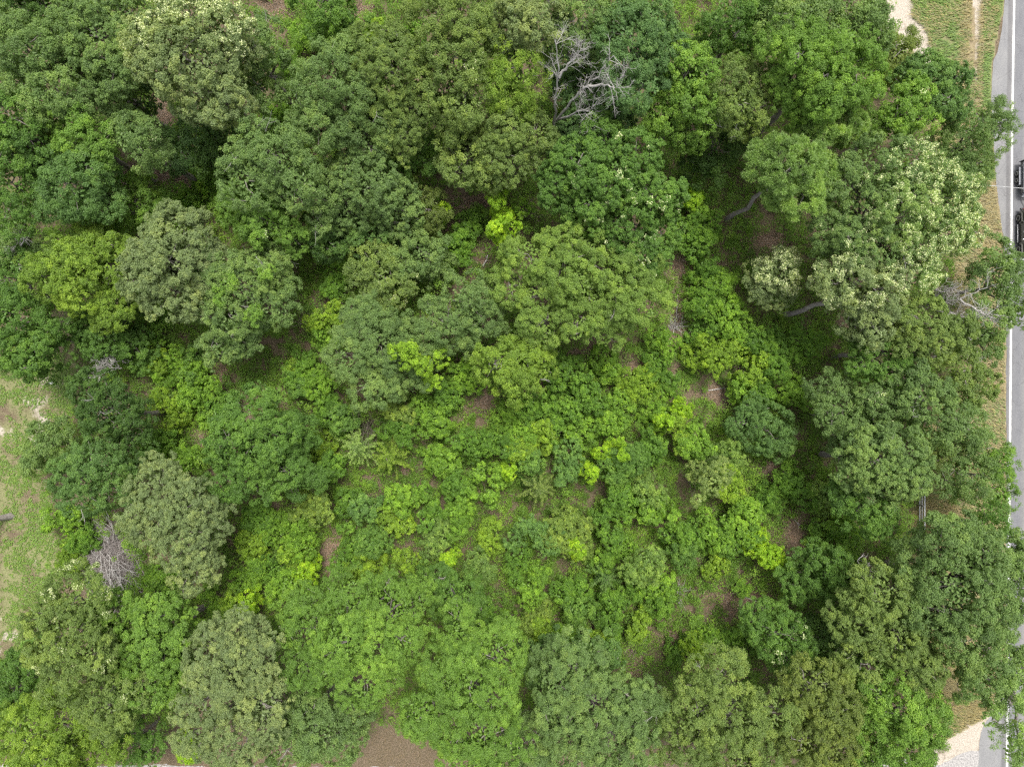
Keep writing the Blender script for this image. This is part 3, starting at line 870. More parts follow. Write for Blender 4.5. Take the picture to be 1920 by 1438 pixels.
 ('green tree with curled bare white twigs on the bottom edge', 11, 'gmid', 'loose', '592,1362,52 552,1345,46 622,1385,50 540,1402,44 652,1335,42 520,1305,40', {'twigs': 10}),
 ('grey olive tree left of the big mid green tree, bottom', 15, 'grey', 'oak', '440,1250,60 442,1182,50 402,1232,50 472,1242,50 442,1302,52 382,1312,46 492,1312,48 362,1372,38 442,1382,50 505,1352,40', {'twigs': 4}),
 ('pale tree with yellowish cream blossom, lower left', 16, 'olive', 'oak', '150,1190,62,.1 152,1112,52,.14 110,1202,52,.12 132,1262,58,.12 85,1150,36,.08 210,1310,52,.05', {}),
 ('yellow green tree right of the pale blossoming tree, lower left', 14, 'bright', 'oak', '290,1190,56 222,1162,52 302,1160,46 300,1222,48 302,1275,46 240,1230,48 262,1290,42', {}),
 ('yellow leafed tree in the bottom left corner', 13, 'yell', 'loose', '60,1372,58 122,1352,56 152,1412,50 30,1422,52 192,1385,40 90,1420,44', {}),
 ('dark green low tree on the left edge beside the pale blossoming tree', 7, 'mid', 'loose', '22,1290,48 45,1255,34 8,1340,36', {}),
 ('low dark green tree at the bottom edge beside the gravel', 6, 'mid', 'loose', '252,1395,34 285,1410,28 225,1370,26', {}),
 # left side
 ('green tree with bright lower leaves standing left of the weedy lawn clearing', 11, 'mid', 'oak', '28,602,56 70,650,48 40,655,44 85,610,34', {}),
 ('dark leafy tree on the left edge above the open lawn', 9, 'mid', 'loose', '20,522,42 8,560,34', {}),
 ('grey green low tree by the small dead snag on the left edge', 9, 'gmid', 'loose', '22,455,40 52,470,28', {}),
 ('yellow green spreading tree left of the grey olive tree', 13, 'yell', 'oak', '150,500,50 110,502,44 182,475,46 212,502,42 152,545,44 212,560,40 85,520,34', {}),
 ('grey olive tree beside the yellow green spreading tree', 14, 'grey', 'oak', '320,490,56 332,440,50 290,482,52 370,500,52 322,552,44 270,520,40', {}),
 ('mottled tree with lime patches and white twigs', 12, 'gmid', 'loose', '460,540,60 420,515,46 500,500,46 510,570,46 430,590,44 385,570,36', {'twigs': 8, 'patch': '425,530,17 480,592,15 500,512,13 410,560,13', 'patchcol': 'bright'}),
 ('grey green small tree with white twigs below the mottled tree', 9, 'gmid', 'loose', '440,632,40 415,650,30', {'twigs': 3}),
 ('dark green low tree under the yellow green spreading tree', 7, 'mid', 'loose', '195,632,42 172,608,30 232,600,34 255,650,34', {}),
 ('dark tree at the lawn edge just below the white dead bush', 11, 'dark', 'loose', '205,762,54 242,785,44 180,735,40 250,830,36', {'twigs': 2, 'sat': 0.35}),
 ('dark bluish tree at the lawn edge above the brush pile', 11, 'blue', 'loose', '180,880,56 150,920,46 215,905,46 205,840,42 130,890,34', {'twigs': 2, 'sat': 0.35}),
 ('small olive green tree furthest out onto the lawn', 7, 'gmid', 'loose', '85,835,36 62,860,28 110,815,28', {'sat': 0.35}),
 ('pale grey olive tree beside the brush pile', 13, 'grey', 'oak', '330,970,60 300,922,52 352,950,56 290,982,44 342,1022,54 390,972,48 372,1062,38 260,960,36', {}),
 ('rounded green tree with light leaf tips, left middle of the thicket', 12, 'mid', 'oak', '490,830,58 482,782,52 532,822,50 440,832,44 467,882,56 540,882,44 430,895,36', {'accent': (0.30, 0.40, 0.10)}),
 # thicket trees
 ('rounded mid green tree with climbing lime leaves, middle of the thicket', 10, 'gmid', 'tuft', '700,640,56 662,665,46 732,682,54 782,642,44 702,722,46 770,702,42 680,610,40', {'patch': '755,655,20 770,668,20 790,680,18 822,672,14 812,715,16'}),
 ('green tree between the thicket tree and the tufted oak', 10, 'gmid', 'oak', '880,562,50 852,612,44 830,600,36 905,600,36', {}),
 ('yellow green tree with bare twigs below the tufted oak', 9.5, 'yell', 'loose', '968,680,46 935,680,38 1005,690,38 960,725,34 985,655,32', {'twigs': 8}),
 ('grey olive tree with pale yellow specks, upper thicket', 8, 'olive', 'loose', '730,525,46,.10 712,550,36,.1 700,500,34', {}),
 ('dull green small tree right of the specked tree', 7, 'gmid', 'loose', '790,470,40 815,500,34', {}),
 ('round leafy green tree right of the big mid green bottom tree', 7, 'mid', 'tuft', '850,1115,44 820,1095,34 870,1140,34', {}),
 ('twiggy olive tree at the right edge of the lower clearing', 7, 'gmid', 'loose', '1200,1320,30 1185,1350,28', {}),
]
for i, (label, H, colr, sty, lobes, kw) in enumerate(TREES):
    tree(label, H, colr, sty, lobes, i, **kw)

tree('bare grey trunk standing in the lawn on the left edge', 13, 'gmid', 'loose', '-330,1055,60 -360,1020,50', 300, base=(22, 967))

dead_tree('big bare white dead tree with forked limbs, upper middle',
          [[(1040, 238, 6.4), (1040, 190, 10.2), (1048, 130, 14.1), (1040, 75, 16.6)],
           [(1042, 228, 6.9), (1080, 180, 11.5), (1115, 150, 14.1), (1150, 105, 16.6)],
           [(1044, 226, 6.9), (1080, 212, 10.9), (1108, 205, 12.8), (1120, 190, 14.1)],
           [(1046, 150, 12.8), (1075, 110, 14.7), (1085, 90, 16.0)],
           [(1100, 162, 12.8), (1140, 160, 15.4), (1155, 165, 16.1)]], (1022, 275), 0.15, 1, depth=2, n=10, L=1.45, tw=0.026)
dead_tree('bare brown broken stem rising behind the dead tree', [[(1036, 75, 8), (1040, 50, 11), (1035, 38, 13), (1030, 0, 15)], [(1036, 40, 12.5), (1075, 42, 13)]],
          (1025, 110), 0.085, 2, depth=2, n=4, L=1.1, tw=0.03)
dead_tree('grey bare twiggy dead tree beside the road, below the cream blossom tree',
          [[(1738, 572, 6), (1765, 568, 8), (1800, 560, 9.5), (1850, 540, 11)], [(1738, 578, 6), (1765, 585, 8), (1800, 590, 9.5)],
           [(1745, 568, 7), (1760, 550, 8.5), (1790, 540, 9.5)], [(1800, 562, 9.5), (1830, 580, 10.5), (1850, 590, 11)]], (1700, 578), 0.13, 3, depth=2, n=13, L=1.05, tw=0.028)
dead_tree('smaller bare grey snag below the twiggy roadside dead tree', [[(1790, 658, 5), (1810, 645, 6.5), (1822, 625, 7.5)], [(1790, 658, 5), (1770, 650, 6), (1760, 655, 6.5)], [(1795, 680, 5), (1812, 668, 6), (1825, 664, 6.5)]],
          (1770, 665), 0.07, 4, depth=2, n=7, L=1.1, tw=0.035)
dead_tree('pale broken snag poking out at the right side of the lower clearing', [[(1640, 1086, 7), (1622, 1068, 8.5), (1608, 1052, 9.5)], [(1626, 1072, 8), (1630, 1060, 9)]], (1600, 1062), 0.07, 5, depth=1, n=4, L=0.9)
dead_tree('small white snag on the left edge above the yellow green tree', [[(42, 482, 7), (40, 462, 8.5), (50, 440, 10)], [(40, 466, 8), (20, 455, 9)]], (90, 490), 0.09, 6, depth=2, n=4, L=1.1)
dead_tree('white dead bush with fanned twigs at the edge of the lawn',
          [[(228, 690, 4.2), (205, 690, 5.2), (175, 688, 6)], [(225, 690, 4.2), (200, 698, 5), (178, 708, 5.6)], [(225, 690, 4.2), (205, 682, 5.2), (185, 676, 6)],
           [(225, 690, 4.2), (215, 678, 5.2), (205, 672, 5.8)]], (236, 688), 0.06, 7, depth=2, n=8, L=0.9, name='dead_bush', cat='dead bush', tw=0.034)
# ------------------------------------------------------------------ bushes of the thicket: px, py, radius px, height, colour, kind, label
BUSHES = [
 (645, 580, 30, 3, 'yell', 'b', 'nearest yellow green bush to the upper left of the climber-covered thicket tree'),
 (602, 592, 34, 3, 'yell', 'b', 'nearest yellow green bush right of the mottled tree'),
 (612, 640, 34, 2.5, 'bright', 'b', 'nearest bright green bush left of the climber-covered thicket tree'),
 (570, 690, 34, 2.5, 'mid', 'b', 'nearest mid green bush left of the climber-covered thicket tree'),
 (545, 690, 14, 3.2, 'yell', 'b', 'small yellow sprig in the left of the thicket'),
 (600, 705, 36, 2.5, 'bright', 'b', 'nearest bright green bush to the upper right of the round light-tipped tree'),
 (625, 765, 38, 2.8, 'mid', 'b', 'nearest mid green bush to the upper left of the yellow cedars'),
 (555, 725, 28, 2.2, 'blue', 'b', 'nearest bluish green bush to the upper right of the round light-tipped tree'),
 (602, 850, 32, 2.5, 'yell', 'b', 'nearest yellow green bush left of the yellow cedars'),
 (648, 790, 34, 2.4, 'blue', 'b', 'nearest bluish green bush to the upper left of the yellow cedars'),
 (615, 885, 36, 2.8, 'mid', 'b', 'nearest mid green bush left of the yellow cedars'),
 (672, 838, 40, 3.5, 'pine', 'c', 'broad brownish olive cedar with feathery tips, left of its yellower twin'),
 (732, 858, 36, 3.6, 'yell', 'c', 'yellow tipped feathery cedar right of the brownish olive one'),
 (590, 950, 44, 4, 'olive', 'b', 'olive bush speckled with light leaves right of the round light-tipped tree'),
 (545, 1000, 42, 2.6, 'bright', 'b', 'nearest large bright green bush to the upper left of the narrow brown gap'),
 (492, 975, 34, 2.2, 'mid', 'b', 'nearest mid green bush below the round light-tipped tree'),
 (462, 1012, 36, 2.2, 'yell', 'b', 'nearest yellow green bush right of the pale grey olive tree'),
 (505, 1050, 38, 2.4, 'mid', 'b', 'nearest mid green bush left of the narrow brown gap'),
 (560, 1048, 40, 2.5, 'yell', 'b', 'yellow green bush just left of the narrow brown gap'),
 (585, 1072, 28, 2.8, 'lime', 'b', 'lime green bush just to the lower left of the narrow brown gap'),
 (520, 1095, 36, 2.4, 'bright', 'b', 'nearest bright green bush to the lower left of the narrow brown gap'),
 (460, 1085, 38, 2.2, 'bright', 'b', 'nearest bright green bush left of the narrow brown gap'),
 (402, 1112, 34, 2.2, 'bright', 'b', 'nearest bright green bush to the lower right of the pale grey olive tree'),
 (440, 1130, 26, 2.4, 'yell', 'b', 'nearest small yellow green bush to the lower right of the pale grey olive tree'),
 (478, 1128, 30, 2.6, 'lime', 'b', 'nearest lime green bush to the lower right of the pale grey olive tree'),
 (330, 1095, 34, 2, 'mid', 'b', 'nearest mid green bush below the pale grey olive tree'),
 (300, 1075, 28, 1.8, 'bright', 'b', 'nearest bright green bush right of the brush pile'),
 (130, 965, 36, 1.8, 'bright', 'b', 'nearest bright green bush to the upper left of the brush pile'),
 (158, 1000, 28, 1.6, 'mid', 'b', 'mid green bush just to the upper left of the brush pile'),
 (142, 1042, 32, 1.4, 'yell', 'b', 'yellow green bush just left of the brush pile'),
 (330, 700, 38, 2, 'bright', 'b', 'nearest bright green bush right of the white dead bush'),
 (292, 682, 32, 2.2, 'yell', 'b', 'nearest yellow green bush right of the white dead bush'),
 (372, 722, 42, 2, 'bright', 'b', 'nearest large bright green bush to the lower left of the mottled tree'),
 (332, 762, 38, 2, 'yell', 'b', 'nearest yellow green bush to the lower right of the white dead bush'),
 (352, 682, 28, 2.4, 'blue', 'b', 'nearest bluish green bush right of the white dead bush'),
 (312, 835, 36, 2, 'mid', 'b', 'nearest mid green bush above the pale grey olive tree'),
 (392, 785, 32, 1.8, 'bright', 'b', 'nearest bright green bush to the upper left of the round light-tipped tree'),
 (352, 852, 32, 2, 'bright', 'b', 'nearest bright green bush above the pale grey olive tree'),
 (272, 615, 38, 3, 'mid', 'b', 'nearest mid green bush to the upper right of the white dead bush'),
 (285, 580, 26, 2.5, 'yell', 'b', 'nearest small yellow green bush to the upper right of the white dead bush'),
 (420, 770, 30, 2.6, 'mid', 'b', 'nearest mid green bush to the upper left of the round light-tipped tree'),
 (870, 700, 34, 2.8, 'bright', 'b', 'nearest bright green bush left of the twiggy yellow green tree'),
 (842, 742, 30, 2.6, 'mid', 'b', 'nearest mid green bush left of the twiggy yellow green tree'),
 (800, 790, 38, 2.8, 'bright', 'b', 'nearest bright green bush to the upper right of the yellow cedars'),
 (760, 770, 32, 3, 'olive', 'b', 'nearest dull olive bush to the upper right of the yellow cedars'),
 (742, 818, 34, 3, 'mid', 'b', 'mid green bush just to the upper right of the yellow cedars'),
 (1052, 700, 38, 2.6, 'mid', 'b', 'nearest mid green bush right of the twiggy yellow green tree'),
 (1100, 735, 42, 2.6, 'mid', 'b', 'nearest large mid green bush to the lower left of the upper brown strip'),
 (1142, 690, 32, 2.2, 'bright', 'b', 'nearest bright green bush below the tufted yellow green oak'),
 (1012, 772, 34, 2.6, 'mid', 'b', 'nearest mid green bush to the lower right of the twiggy yellow green tree'),
 (962, 792, 36, 2.6, 'bright', 'b', 'nearest bright green bush below the twiggy yellow green tree'),
 (932, 832, 38, 2.6, 'mid', 'b', 'nearest mid green bush to the upper left of the star-shaped cedar'),
 (1000, 832, 42, 3, 'yell', 'b', 'nearest large yellow green bush above the star-shaped cedar'),
 (1060, 792, 34, 2.6, 'mid', 'b', 'nearest mid green bush above the star-shaped cedar'),
 (1102, 800, 38, 2.4, 'bright', 'b', 'nearest bright green bush to the upper right of the star-shaped cedar'),
 (1152, 770, 36, 2.4, 'bright', 'b', 'second bright green bush to the lower right of the twiggy yellow green tree'),
 (1200, 722, 38, 2.2, 'yell', 'b', 'nearest yellow green bush to the lower left of the upper brown strip'),
 (1242, 762, 34, 2, 'bright', 'b', 'nearest bright green bush left of the brown clearing'),
 (1232, 700, 30, 1.8, 'mid', 'b', 'nearest mid green bush below the upper brown strip'),
 (1145, 845, 26, 4, 'lime', 'b', 'bright lemon green sapling alone among bluish bushes'),
 (1107, 882, 17, 4, 'lime', 'b', 'small vivid lime bush right of the star-shaped cedar'),
 (948, 877, 15, 3.6, 'lime', 'b', 'small round lime bush left of the star-shaped cedar'),
 (1010, 915, 36, 4.5, 'olive', 'c', 'starry olive young cedar with radiating branches in the thicket'),
 (880, 842, 38, 3, 'mid', 'b', 'nearest mid green bush to the lower left of the twiggy yellow green tree'),
 (830, 862, 38, 3, 'bright', 'b', 'nearest bright green bush right of the yellow cedars'),
 (850, 912, 38, 3, 'mid', 'b', 'nearest mid green bush left of the star-shaped cedar'),
 (905, 905, 38, 3, 'bright', 'b', 'nearest bright green bush left of the star-shaped cedar'),
 (1062, 860, 40, 3.5, 'teal', 'b', 'nearest blue teal bush to the upper right of the star-shaped cedar'),
 (1000, 868, 38, 3.2, 'blue', 'b', 'bluish green bush just above the star-shaped cedar'),
 (1182, 872, 44, 3.6, 'blue', 'b', 'nearest large bluish green bush left of the tall cream bush'),
 (1222, 850, 36, 3, 'mid', 'b', 'nearest mid green bush to the upper left of the tall cream bush'),
 (1202, 922, 42, 3.4, 'gmid', 'b', 'nearest large soft grey green bush left of the tall cream bush'),
 (1152, 935, 38, 3, 'mid', 'b', 'nearest mid green bush right of the star-shaped cedar'),
 (1262, 802, 38, 2.8, 'yell', 'b', 'nearest yellow green bush to the lower left of the brown clearing'),
 (1240, 790, 20, 3.2, 'lime', 'b', 'nearest small lime green bush to the upper left of the tall cream bush'),
 (1302, 832, 42, 3.2, 'bright', 'b', 'large bright green bush just above the tall cream bush'),
 (1352, 850, 46, 3.4, 'gmid', 'b', 'large soft grey green bush just to the upper right of the tall cream bush'),
 (1318, 905, 46, 5, 'grey', 'b', 'tall cream-green bush with pale dusty leaves in the thicket'),
 (1374, 902, 38, 2.8, 'yell', 'b', 'yellow green bush just right of the tall cream bush'),
 (1402, 952, 42, 2.8, 'bright', 'b', 'nearest large bright green bush to the lower right of the tall cream bush'),
 (1445, 935, 32, 2.2, 'mid', 'b', 'nearest mid green bush right of the tall cream bush'),
 (1342, 992, 42, 2.8, 'bright', 'b', 'nearest large bright green bush below the tall cream bush'),
 (1392, 1012, 38, 2.6, 'mid', 'b', 'nearest mid green bush above the lower clearing'),
 (1435, 1025, 32, 2.8, 'lime', 'b', 'lime speckled bush at the edge of the lower clearing'),
 (1272, 995, 38, 3.4, 'mid', 'b', 'nearest mid green bush to the upper right of the pale round bush'),
 (1232, 965, 38, 3, 'bright', 'b', 'nearest bright green bush above the pale round bush'),
 (1290, 1040, 40, 3, 'blue', 'b', 'nearest bluish green bush right of the pale round bush'),
 (1340, 1055, 38, 2.6, 'yell', 'b', 'nearest yellow green bush to the upper left of the lower clearing'),
 (700, 952, 32, 3, 'teal', 'b', 'nearest blue teal bush below the yellow cedars'),
 (645, 960, 34, 3, 'mid', 'b', 'nearest mid green bush above the narrow brown gap'),
 (760, 940, 36, 2.8, 'bright', 'b', 'nearest bright green bush to the lower right of the yellow cedars'),
 (742, 972, 32, 3, 'yell', 'b', 'nearest yellow green bush below the yellow cedars'),
 (802, 952, 38, 2.8, 'mid', 'b', 'nearest mid green bush to the lower right of the yellow cedars'),
 (822, 1002, 38, 2.8, 'gmid', 'b', 'nearest soft grey green bush left of the teal bush'),
 (862, 962, 34, 2.8, 'bright', 'b', 'nearest bright green bush left of the teal bush'),
 (905, 1010, 30, 3, 'yell', 'b', 'nearest yellow green bush left of the teal bush'),
 (840, 1042, 15, 3.6, 'lime', 'b', 'tiny lime sprig in the lower thicket beside a dark gap'),
 (757, 1047, 26, 3.2, 'yell', 'b', 'yellow bush right of the narrow brown gap'),
 (702, 1010, 38, 3, 'blue', 'b', 'nearest bluish green bush to the upper right of the narrow brown gap'),
 (690, 1072, 32, 2.8, 'yell', 'b', 'yellow green bush just right of the narrow brown gap'),
 (655, 1030, 30, 2.6, 'mid', 'b', 'mid green bush just to the upper right of the narrow brown gap'),
 (1000, 1000, 42, 3.8, 'teal', 'b', 'large teal bush below the star-shaped cedar'),
 (1075, 1010, 44, 3.2, 'olive', 'b', 'brownish olive scrubby bush carrying a glowing lime vine'),
 (1080, 1022, 17, 4.2, 'lime', 'b', 'glowing lime vine on top of a brownish olive bush'),
 (1122, 990, 38, 2.8, 'mid', 'b', 'nearest mid green bush to the upper left of the pale round bush'),
 (1152, 1042, 34, 2.8, 'bright', 'b', 'bright green bush just left of the pale round bush'),
 (962, 1062, 38, 2.6, 'mid', 'b', 'mid green bush just to the lower left of the teal bush'),
 (902, 1065, 38, 2.6, 'gmid', 'b', 'nearest soft grey green bush to the lower left of the teal bush'),
 (1002, 1092, 38, 2.6, 'bright', 'b', 'nearest bright green bush below the teal bush'),
 (1072, 1092, 38, 2.6, 'mid', 'b', 'nearest mid green bush to the lower right of the teal bush'),
 (1132, 1078, 36, 3.4, 'blue', 'c', 'fern-like blue green young cedar left of the pale round bush'),
 (1212, 1060, 40, 5, 'gmid', 'b', 'pale round domed bush beside a bare brown patch'),
 (1172, 1112, 34, 2.4, 'mid', 'b', 'mid green bush just to the lower left of the pale round bush'),
 (1240, 1110, 32, 1.8, 'bright', 'b', 'bright green bush just to the lower right of the pale round bush'),
 (1082, 1152, 38, 2.8, 'blue', 'b', 'nearest bluish green bush above the dark tufted oak'),
 (1002, 1150, 34, 2.4, 'olive', 'b', 'nearest dull olive bush below the teal bush'),
 (1012, 1178, 28, 2.6, 'yell', 'b', 'nearest yellow green bush to the upper left of the dark tufted oak'),
 (962, 1165, 32, 2.4, 'bright', 'b', 'nearest bright green bush to the upper right of the light green tufted tree'),
 (1132, 1160, 34, 2.2, 'mid', 'b', 'nearest mid green bush above the dark tufted oak'),
 (1112, 1205, 28, 2.4, 'yell', 'b', 'nearest yellow green bush above the dark tufted oak'),
 (1055, 1195, 28, 2.4, 'bright', 'b', 'nearest bright green bush above the dark tufted oak'),
 (1200, 1162, 28, 2.2, 'yell', 'b', 'nearest yellow green bush below the pale round bush'),
 (1232, 1142, 32, 2, 'mid', 'b', 'nearest mid green bush below the pale round bush'),
 (912, 1150, 32, 2.6, 'mid', 'b', 'nearest mid green bush above the light green tufted tree'),
 (762, 1105, 38, 3, 'mid', 'b', 'nearest mid green bush right of the narrow brown gap'),
 (1322, 505, 34, 2.2, 'mid', 'b', 'nearest mid green bush left of the small blossom tree'),
 (1352, 542, 38, 2.4, 'bright', 'b', 'nearest bright green bush left of the small blossom tree'),
 (1312, 562, 38, 2.4, 'mid', 'b', 'mid green bush just to the upper right of the upper brown strip'),
 (1372, 592, 38, 2.4, 'bright', 'b', 'nearest bright green bush right of the upper brown strip'),
 (1322, 612, 34, 2.2, 'mid', 'b', 'mid green bush just right of the upper brown strip'),
 (1392, 622, 38, 2.4, 'bright', 'b', 'nearest bright green bush above the brown clearing'),
 (1322, 672, 44, 2.8, 'yell', 'b', 'large yellow green bush just above the brown clearing'),
 (1402, 682, 38, 2.4, 'yell', 'b', 'nearest yellow green bush to the upper right of the brown clearing'),
 (1380, 722, 34, 2.2, 'bright', 'b', 'bright green bush just to the upper right of the brown clearing'),
 (1432, 722, 38, 2.4, 'mid', 'b', 'nearest mid green bush above the bluish small tree'),
 (1302, 435, 40, 2.6, 'mid', 'b', 'nearest mid green bush to the upper left of the small blossom tree'),
 (1285, 372, 26, 2.8, 'lime', 'b', 'nearest small lime green bush left of the leaning pine'),
 (1302, 395, 30, 2.4, 'bright', 'b', 'nearest bright green bush to the lower left of the leaning pine'),
 (1442, 642, 38, 2.6, 'mid', 'b', 'nearest mid green bush to the upper right of the brown clearing'),
 (1472, 692, 38, 2.6, 'mid', 'b', 'second mid green bush above the bluish small tree'),
 (1492, 742, 34, 2.4, 'bright', 'b', 'nearest bright green bush to the upper right of the bluish small tree'),
 (1502, 632, 34, 2.6, 'mid', 'b', 'nearest mid green bush below the small blossom tree'),
 (1242, 640, 30, 2, 'bright', 'b', 'bright green bush just to the lower left of the upper brown strip'),
 (1285, 768, 26, 2.2, 'lime', 'b', 'small lime green bush just to the lower left of the brown clearing'),
 (1502, 900, 38, 2.6, 'mid', 'b', 'nearest mid green bush to the lower right of the bluish small tree'),
 (1542, 932, 34, 2.4, 'gmid', 'b', 'nearest soft grey green bush to the lower right of the bluish small tree'),
 (1562, 1010, 34, 2.6, 'mid', 'b', 'nearest mid green bush to the lower left of the white rail fence'),
 (1590, 988, 26, 2.8, 'bright', 'b', 'nearest small bright green bush to the lower left of the white rail fence'),
 (1382, 1200, 34, 2, 'mid', 'b', 'mid green bush just left of the flecked tree'),
 (1330, 1195, 32, 2.2, 'bright', 'b', 'nearest bright green bush to the lower left of the lower clearing'),
 (1272, 1232, 28, 1.8, 'mid', 'b', 'nearest mid green bush to the lower left of the lower clearing'),
 (1300, 1210, 26, 1.8, 'yell', 'b', 'nearest small yellow green bush to the lower left of the lower clearing'),
 (1392, 1095, 14, 1.2, 'bright', 'b', 'tiny bright bush alone in the lower clearing'),
 (560, 75, 34, 1.8, 'bright', 'b', 'bright green bush just to the lower right of the top brown clearing'),
 (592, 52, 26, 1.8, 'mid', 'b', 'nearest small mid green bush right of the top brown clearing'),
 (642, 72, 38, 2, 'bright', 'b', 'nearest bright green bush right of the top brown clearing'),
 (702, 62, 28, 1.8, 'yell', 'b', 'nearest yellow green bush right of the top brown clearing'),
 (765, 62, 24, 2.2, 'mid', 'b', 'second mid green bush right of the top brown clearing'),
 (540, 135, 34, 2, 'mid', 'b', 'nearest mid green bush below the top brown clearing'),
 (522, 222, 34, 1.8, 'bright', 'b', 'nearest bright green bush below the top brown clearing'),
 (392, 332, 34, 1.4, 'bright', 'b', 'bright green bush just right of the dark hollow'),
 (422, 362, 28, 1.6, 'mid', 'b', 'nearest mid green bush right of the dark hollow'),
 (345, 385, 28, 1.4, 'mid', 'b', 'mid green bush just below the dark hollow'),
 (855, 470, 30, 2, 'mid', 'b', 'nearest mid green bush to the lower left of the lime sapling'),
 (802, 440, 30, 2, 'olive', 'b', 'nearest dull olive bush left of the lime sapling'),
 (882, 430, 28, 1.6, 'mid', 'b', 'mid green bush just left of the lime sapling'),
 (830, 402, 14, 3, 'lime', 'b', 'little lime sprig right of the rusty olive tree'),
 (930, 388, 26, 6.0, 'lime', 'b', 'vivid lime sapling at the edge of the upper brown patch, upper half'),
 (946, 430, 25, 6.0, 'lime', 'b', 'vivid lime sapling lower clump, just above the tufted oak'),
 (985, 396, 14, 3.6, 'bright', 'b', 'bright green sprig right of the vivid lime sapling'),
 (640, 530, 30, 2.4, 'mid', 'b', 'nearest mid green bush to the upper left of the climber-covered thicket tree'),
 (670, 520, 26, 2.4, 'bright', 'b', 'nearest small bright green bush above the climber-covered thicket tree'),
 (350, 1395, 24, 2, 'lime', 'b', 'lime bush beside the gravel at the bottom edge'),
 (1735, 830, 22, 3, 'bright', 'b', 'bright bush under the roadside trees above the white rail fence'),
 (60, 1212, 22, 1.8, 'teal', 'b', 'small teal bush at the lawn edge, lower left'),
]
for i, (x, y, r, h, c, k, label) in enumerate(BUSHES):
    bush(label, x, y, r * 1.05, h * 1.5, c, i, k, None if k == 'c' else 'bushes of the overgrown thicket')
# ------------------------------------------------------------------ low vines and seedlings on the forest floor
def undergrowth(n, seed):
    r = np.random.default_rng(seed)
    p = np.stack([r.uniform(-80, 1780, n), r.uniform(-80, 1400, n)], 1)
    ok = ~inside(p[:, 0] - 12, p[:, 1], LAWN) & ~inside(p[:, 0] + 10, p[:, 1], VERGE) & ~inside(p[:, 0], p[:, 1], LOWSTRIP) & ~inside(p[:, 0], p[:, 1], SANDS[0])
    ok &= ~((p[:, 0] > 1698) & (p[:, 1] > 870) & (p[:, 1] < 1000))
    br = np.zeros(n)
    for bx, by, a, b in BROWN:
        br = np.maximum(br, np.exp(-(((p[:, 0] - bx) / a) ** 2 + ((p[:, 1] - by) / b) ** 2) ** 2 * 1.5))
    ok &= r.random(n) > br * 0.95
    skirt = np.zeros(n, bool)
    cover = np.zeros(n, bool)                      # thinner under the tall crowns
    for _l, H, _c, _s, lob, _k in TREES:
        if H >= 10:
            for l in parse(lob):
                d2 = (p[:, 0] - l[0]) ** 2 + (p[:, 1] - l[1]) ** 2
                cover |= d2 < (l[2] * 0.72) ** 2
                skirt |= d2 < (l[2] * 1.15) ** 2
    skirt &= ~cover
    ok &= ~cover | (r.random(n) < 0.16)
    p, skirt = p[ok], skirt[ok]
    xx, yy = (p[:, 0] - 960) * m, (719 - p[:, 1]) * m
    h = 0.12 + 1.7 * np.clip(fnoise(xx, yy, 2.4, 91) - 0.30, 0, 0.6) * r.uniform(0.6, 1.5, len(xx))
    spr = r.random(len(xx)) < 0.12
    h = h + spr * r.uniform(0.3, 1.9, len(xx)) + skirt * (r.random(len(xx)) < 0.5) * r.uniform(0.0, 3.4, len(xx))
    k, nl = len(xx), 42
    rad = r.uniform(0.30, 0.62, k)
    d = sph(k * nl, r, -0.1).reshape(k, nl, 3)
    P = np.stack([xx, yy, h], 1)[:, None] + d * rad[:, None, None] * r.uniform(0.5, 1.05, (k, nl, 1)) * np.array([1, 1, 0.55])
    P[..., 2] = np.maximum(P[..., 2], 0.04)
    N = unit(d * 0.5 + np.array([0, 0, 0.8]) + r.normal(0, 0.4, (k, nl, 3)))
    t = np.clip(0.44 + (fnoise(xx, yy, 3.5, 95) - 0.5)[:, None] * 0.7 + r.normal(0, 0.19, (k, 1)) + r.normal(0, 0.13, (k, nl)), 0.02, 0.86)
    q = k * nl
    s = np.repeat(r.uniform(0.65, 1.6, k), nl) * r.uniform(0.7, 1.2, q)
    v, f = leaf_quads(P.reshape(-1, 3), N.reshape(-1, 3), 0.115 * s, 0.078 * s, r)
    o = mesh_np('undergrowth', v, f, leaf_mat((0.158, 0.278, 0.038)), None, {'tint': t.ravel()})
    tag(o, kind='stuff')


undergrowth(46000, 41)

def litter_on_floor(n, seed):
    r = np.random.default_rng(seed)
    w = np.array([a * b for _x, _y, a, b in BROWN], float)
    k = r.choice(len(BROWN), n, p=w / w.sum())
    bb = np.array(BROWN, float)[k]
    p = bb[:, :2] + r.normal(0, 0.62, (n, 2)) * bb[:, 2:]
    q = np.stack([(p[:, 0] - 960) * m, (719 - p[:, 1]) * m, r.uniform(0.015, 0.09, n)], 1)
    L = np.where(r.random(n) < 0.35, r.uniform(0.25, 0.7, n), r.uniform(0.10, 0.2, n))
    v, f = leaf_quads(q, unit(r.normal(0, 0.3, (n, 3)) + (0, 0, 1)), L, np.where(L > 0.24, 0.025, 0.09), r, 0.05)
    tag(mesh_np('leaf_litter', v, f, leaf_mat((0.23, 0.16, 0.112), (0.40, 0.33, 0.27), 0.05), None, {'tint': np.clip(r.normal(0.4, 0.28, n), 0.0, 1)}), kind='stuff')


litter_on_floor(36000, 43)

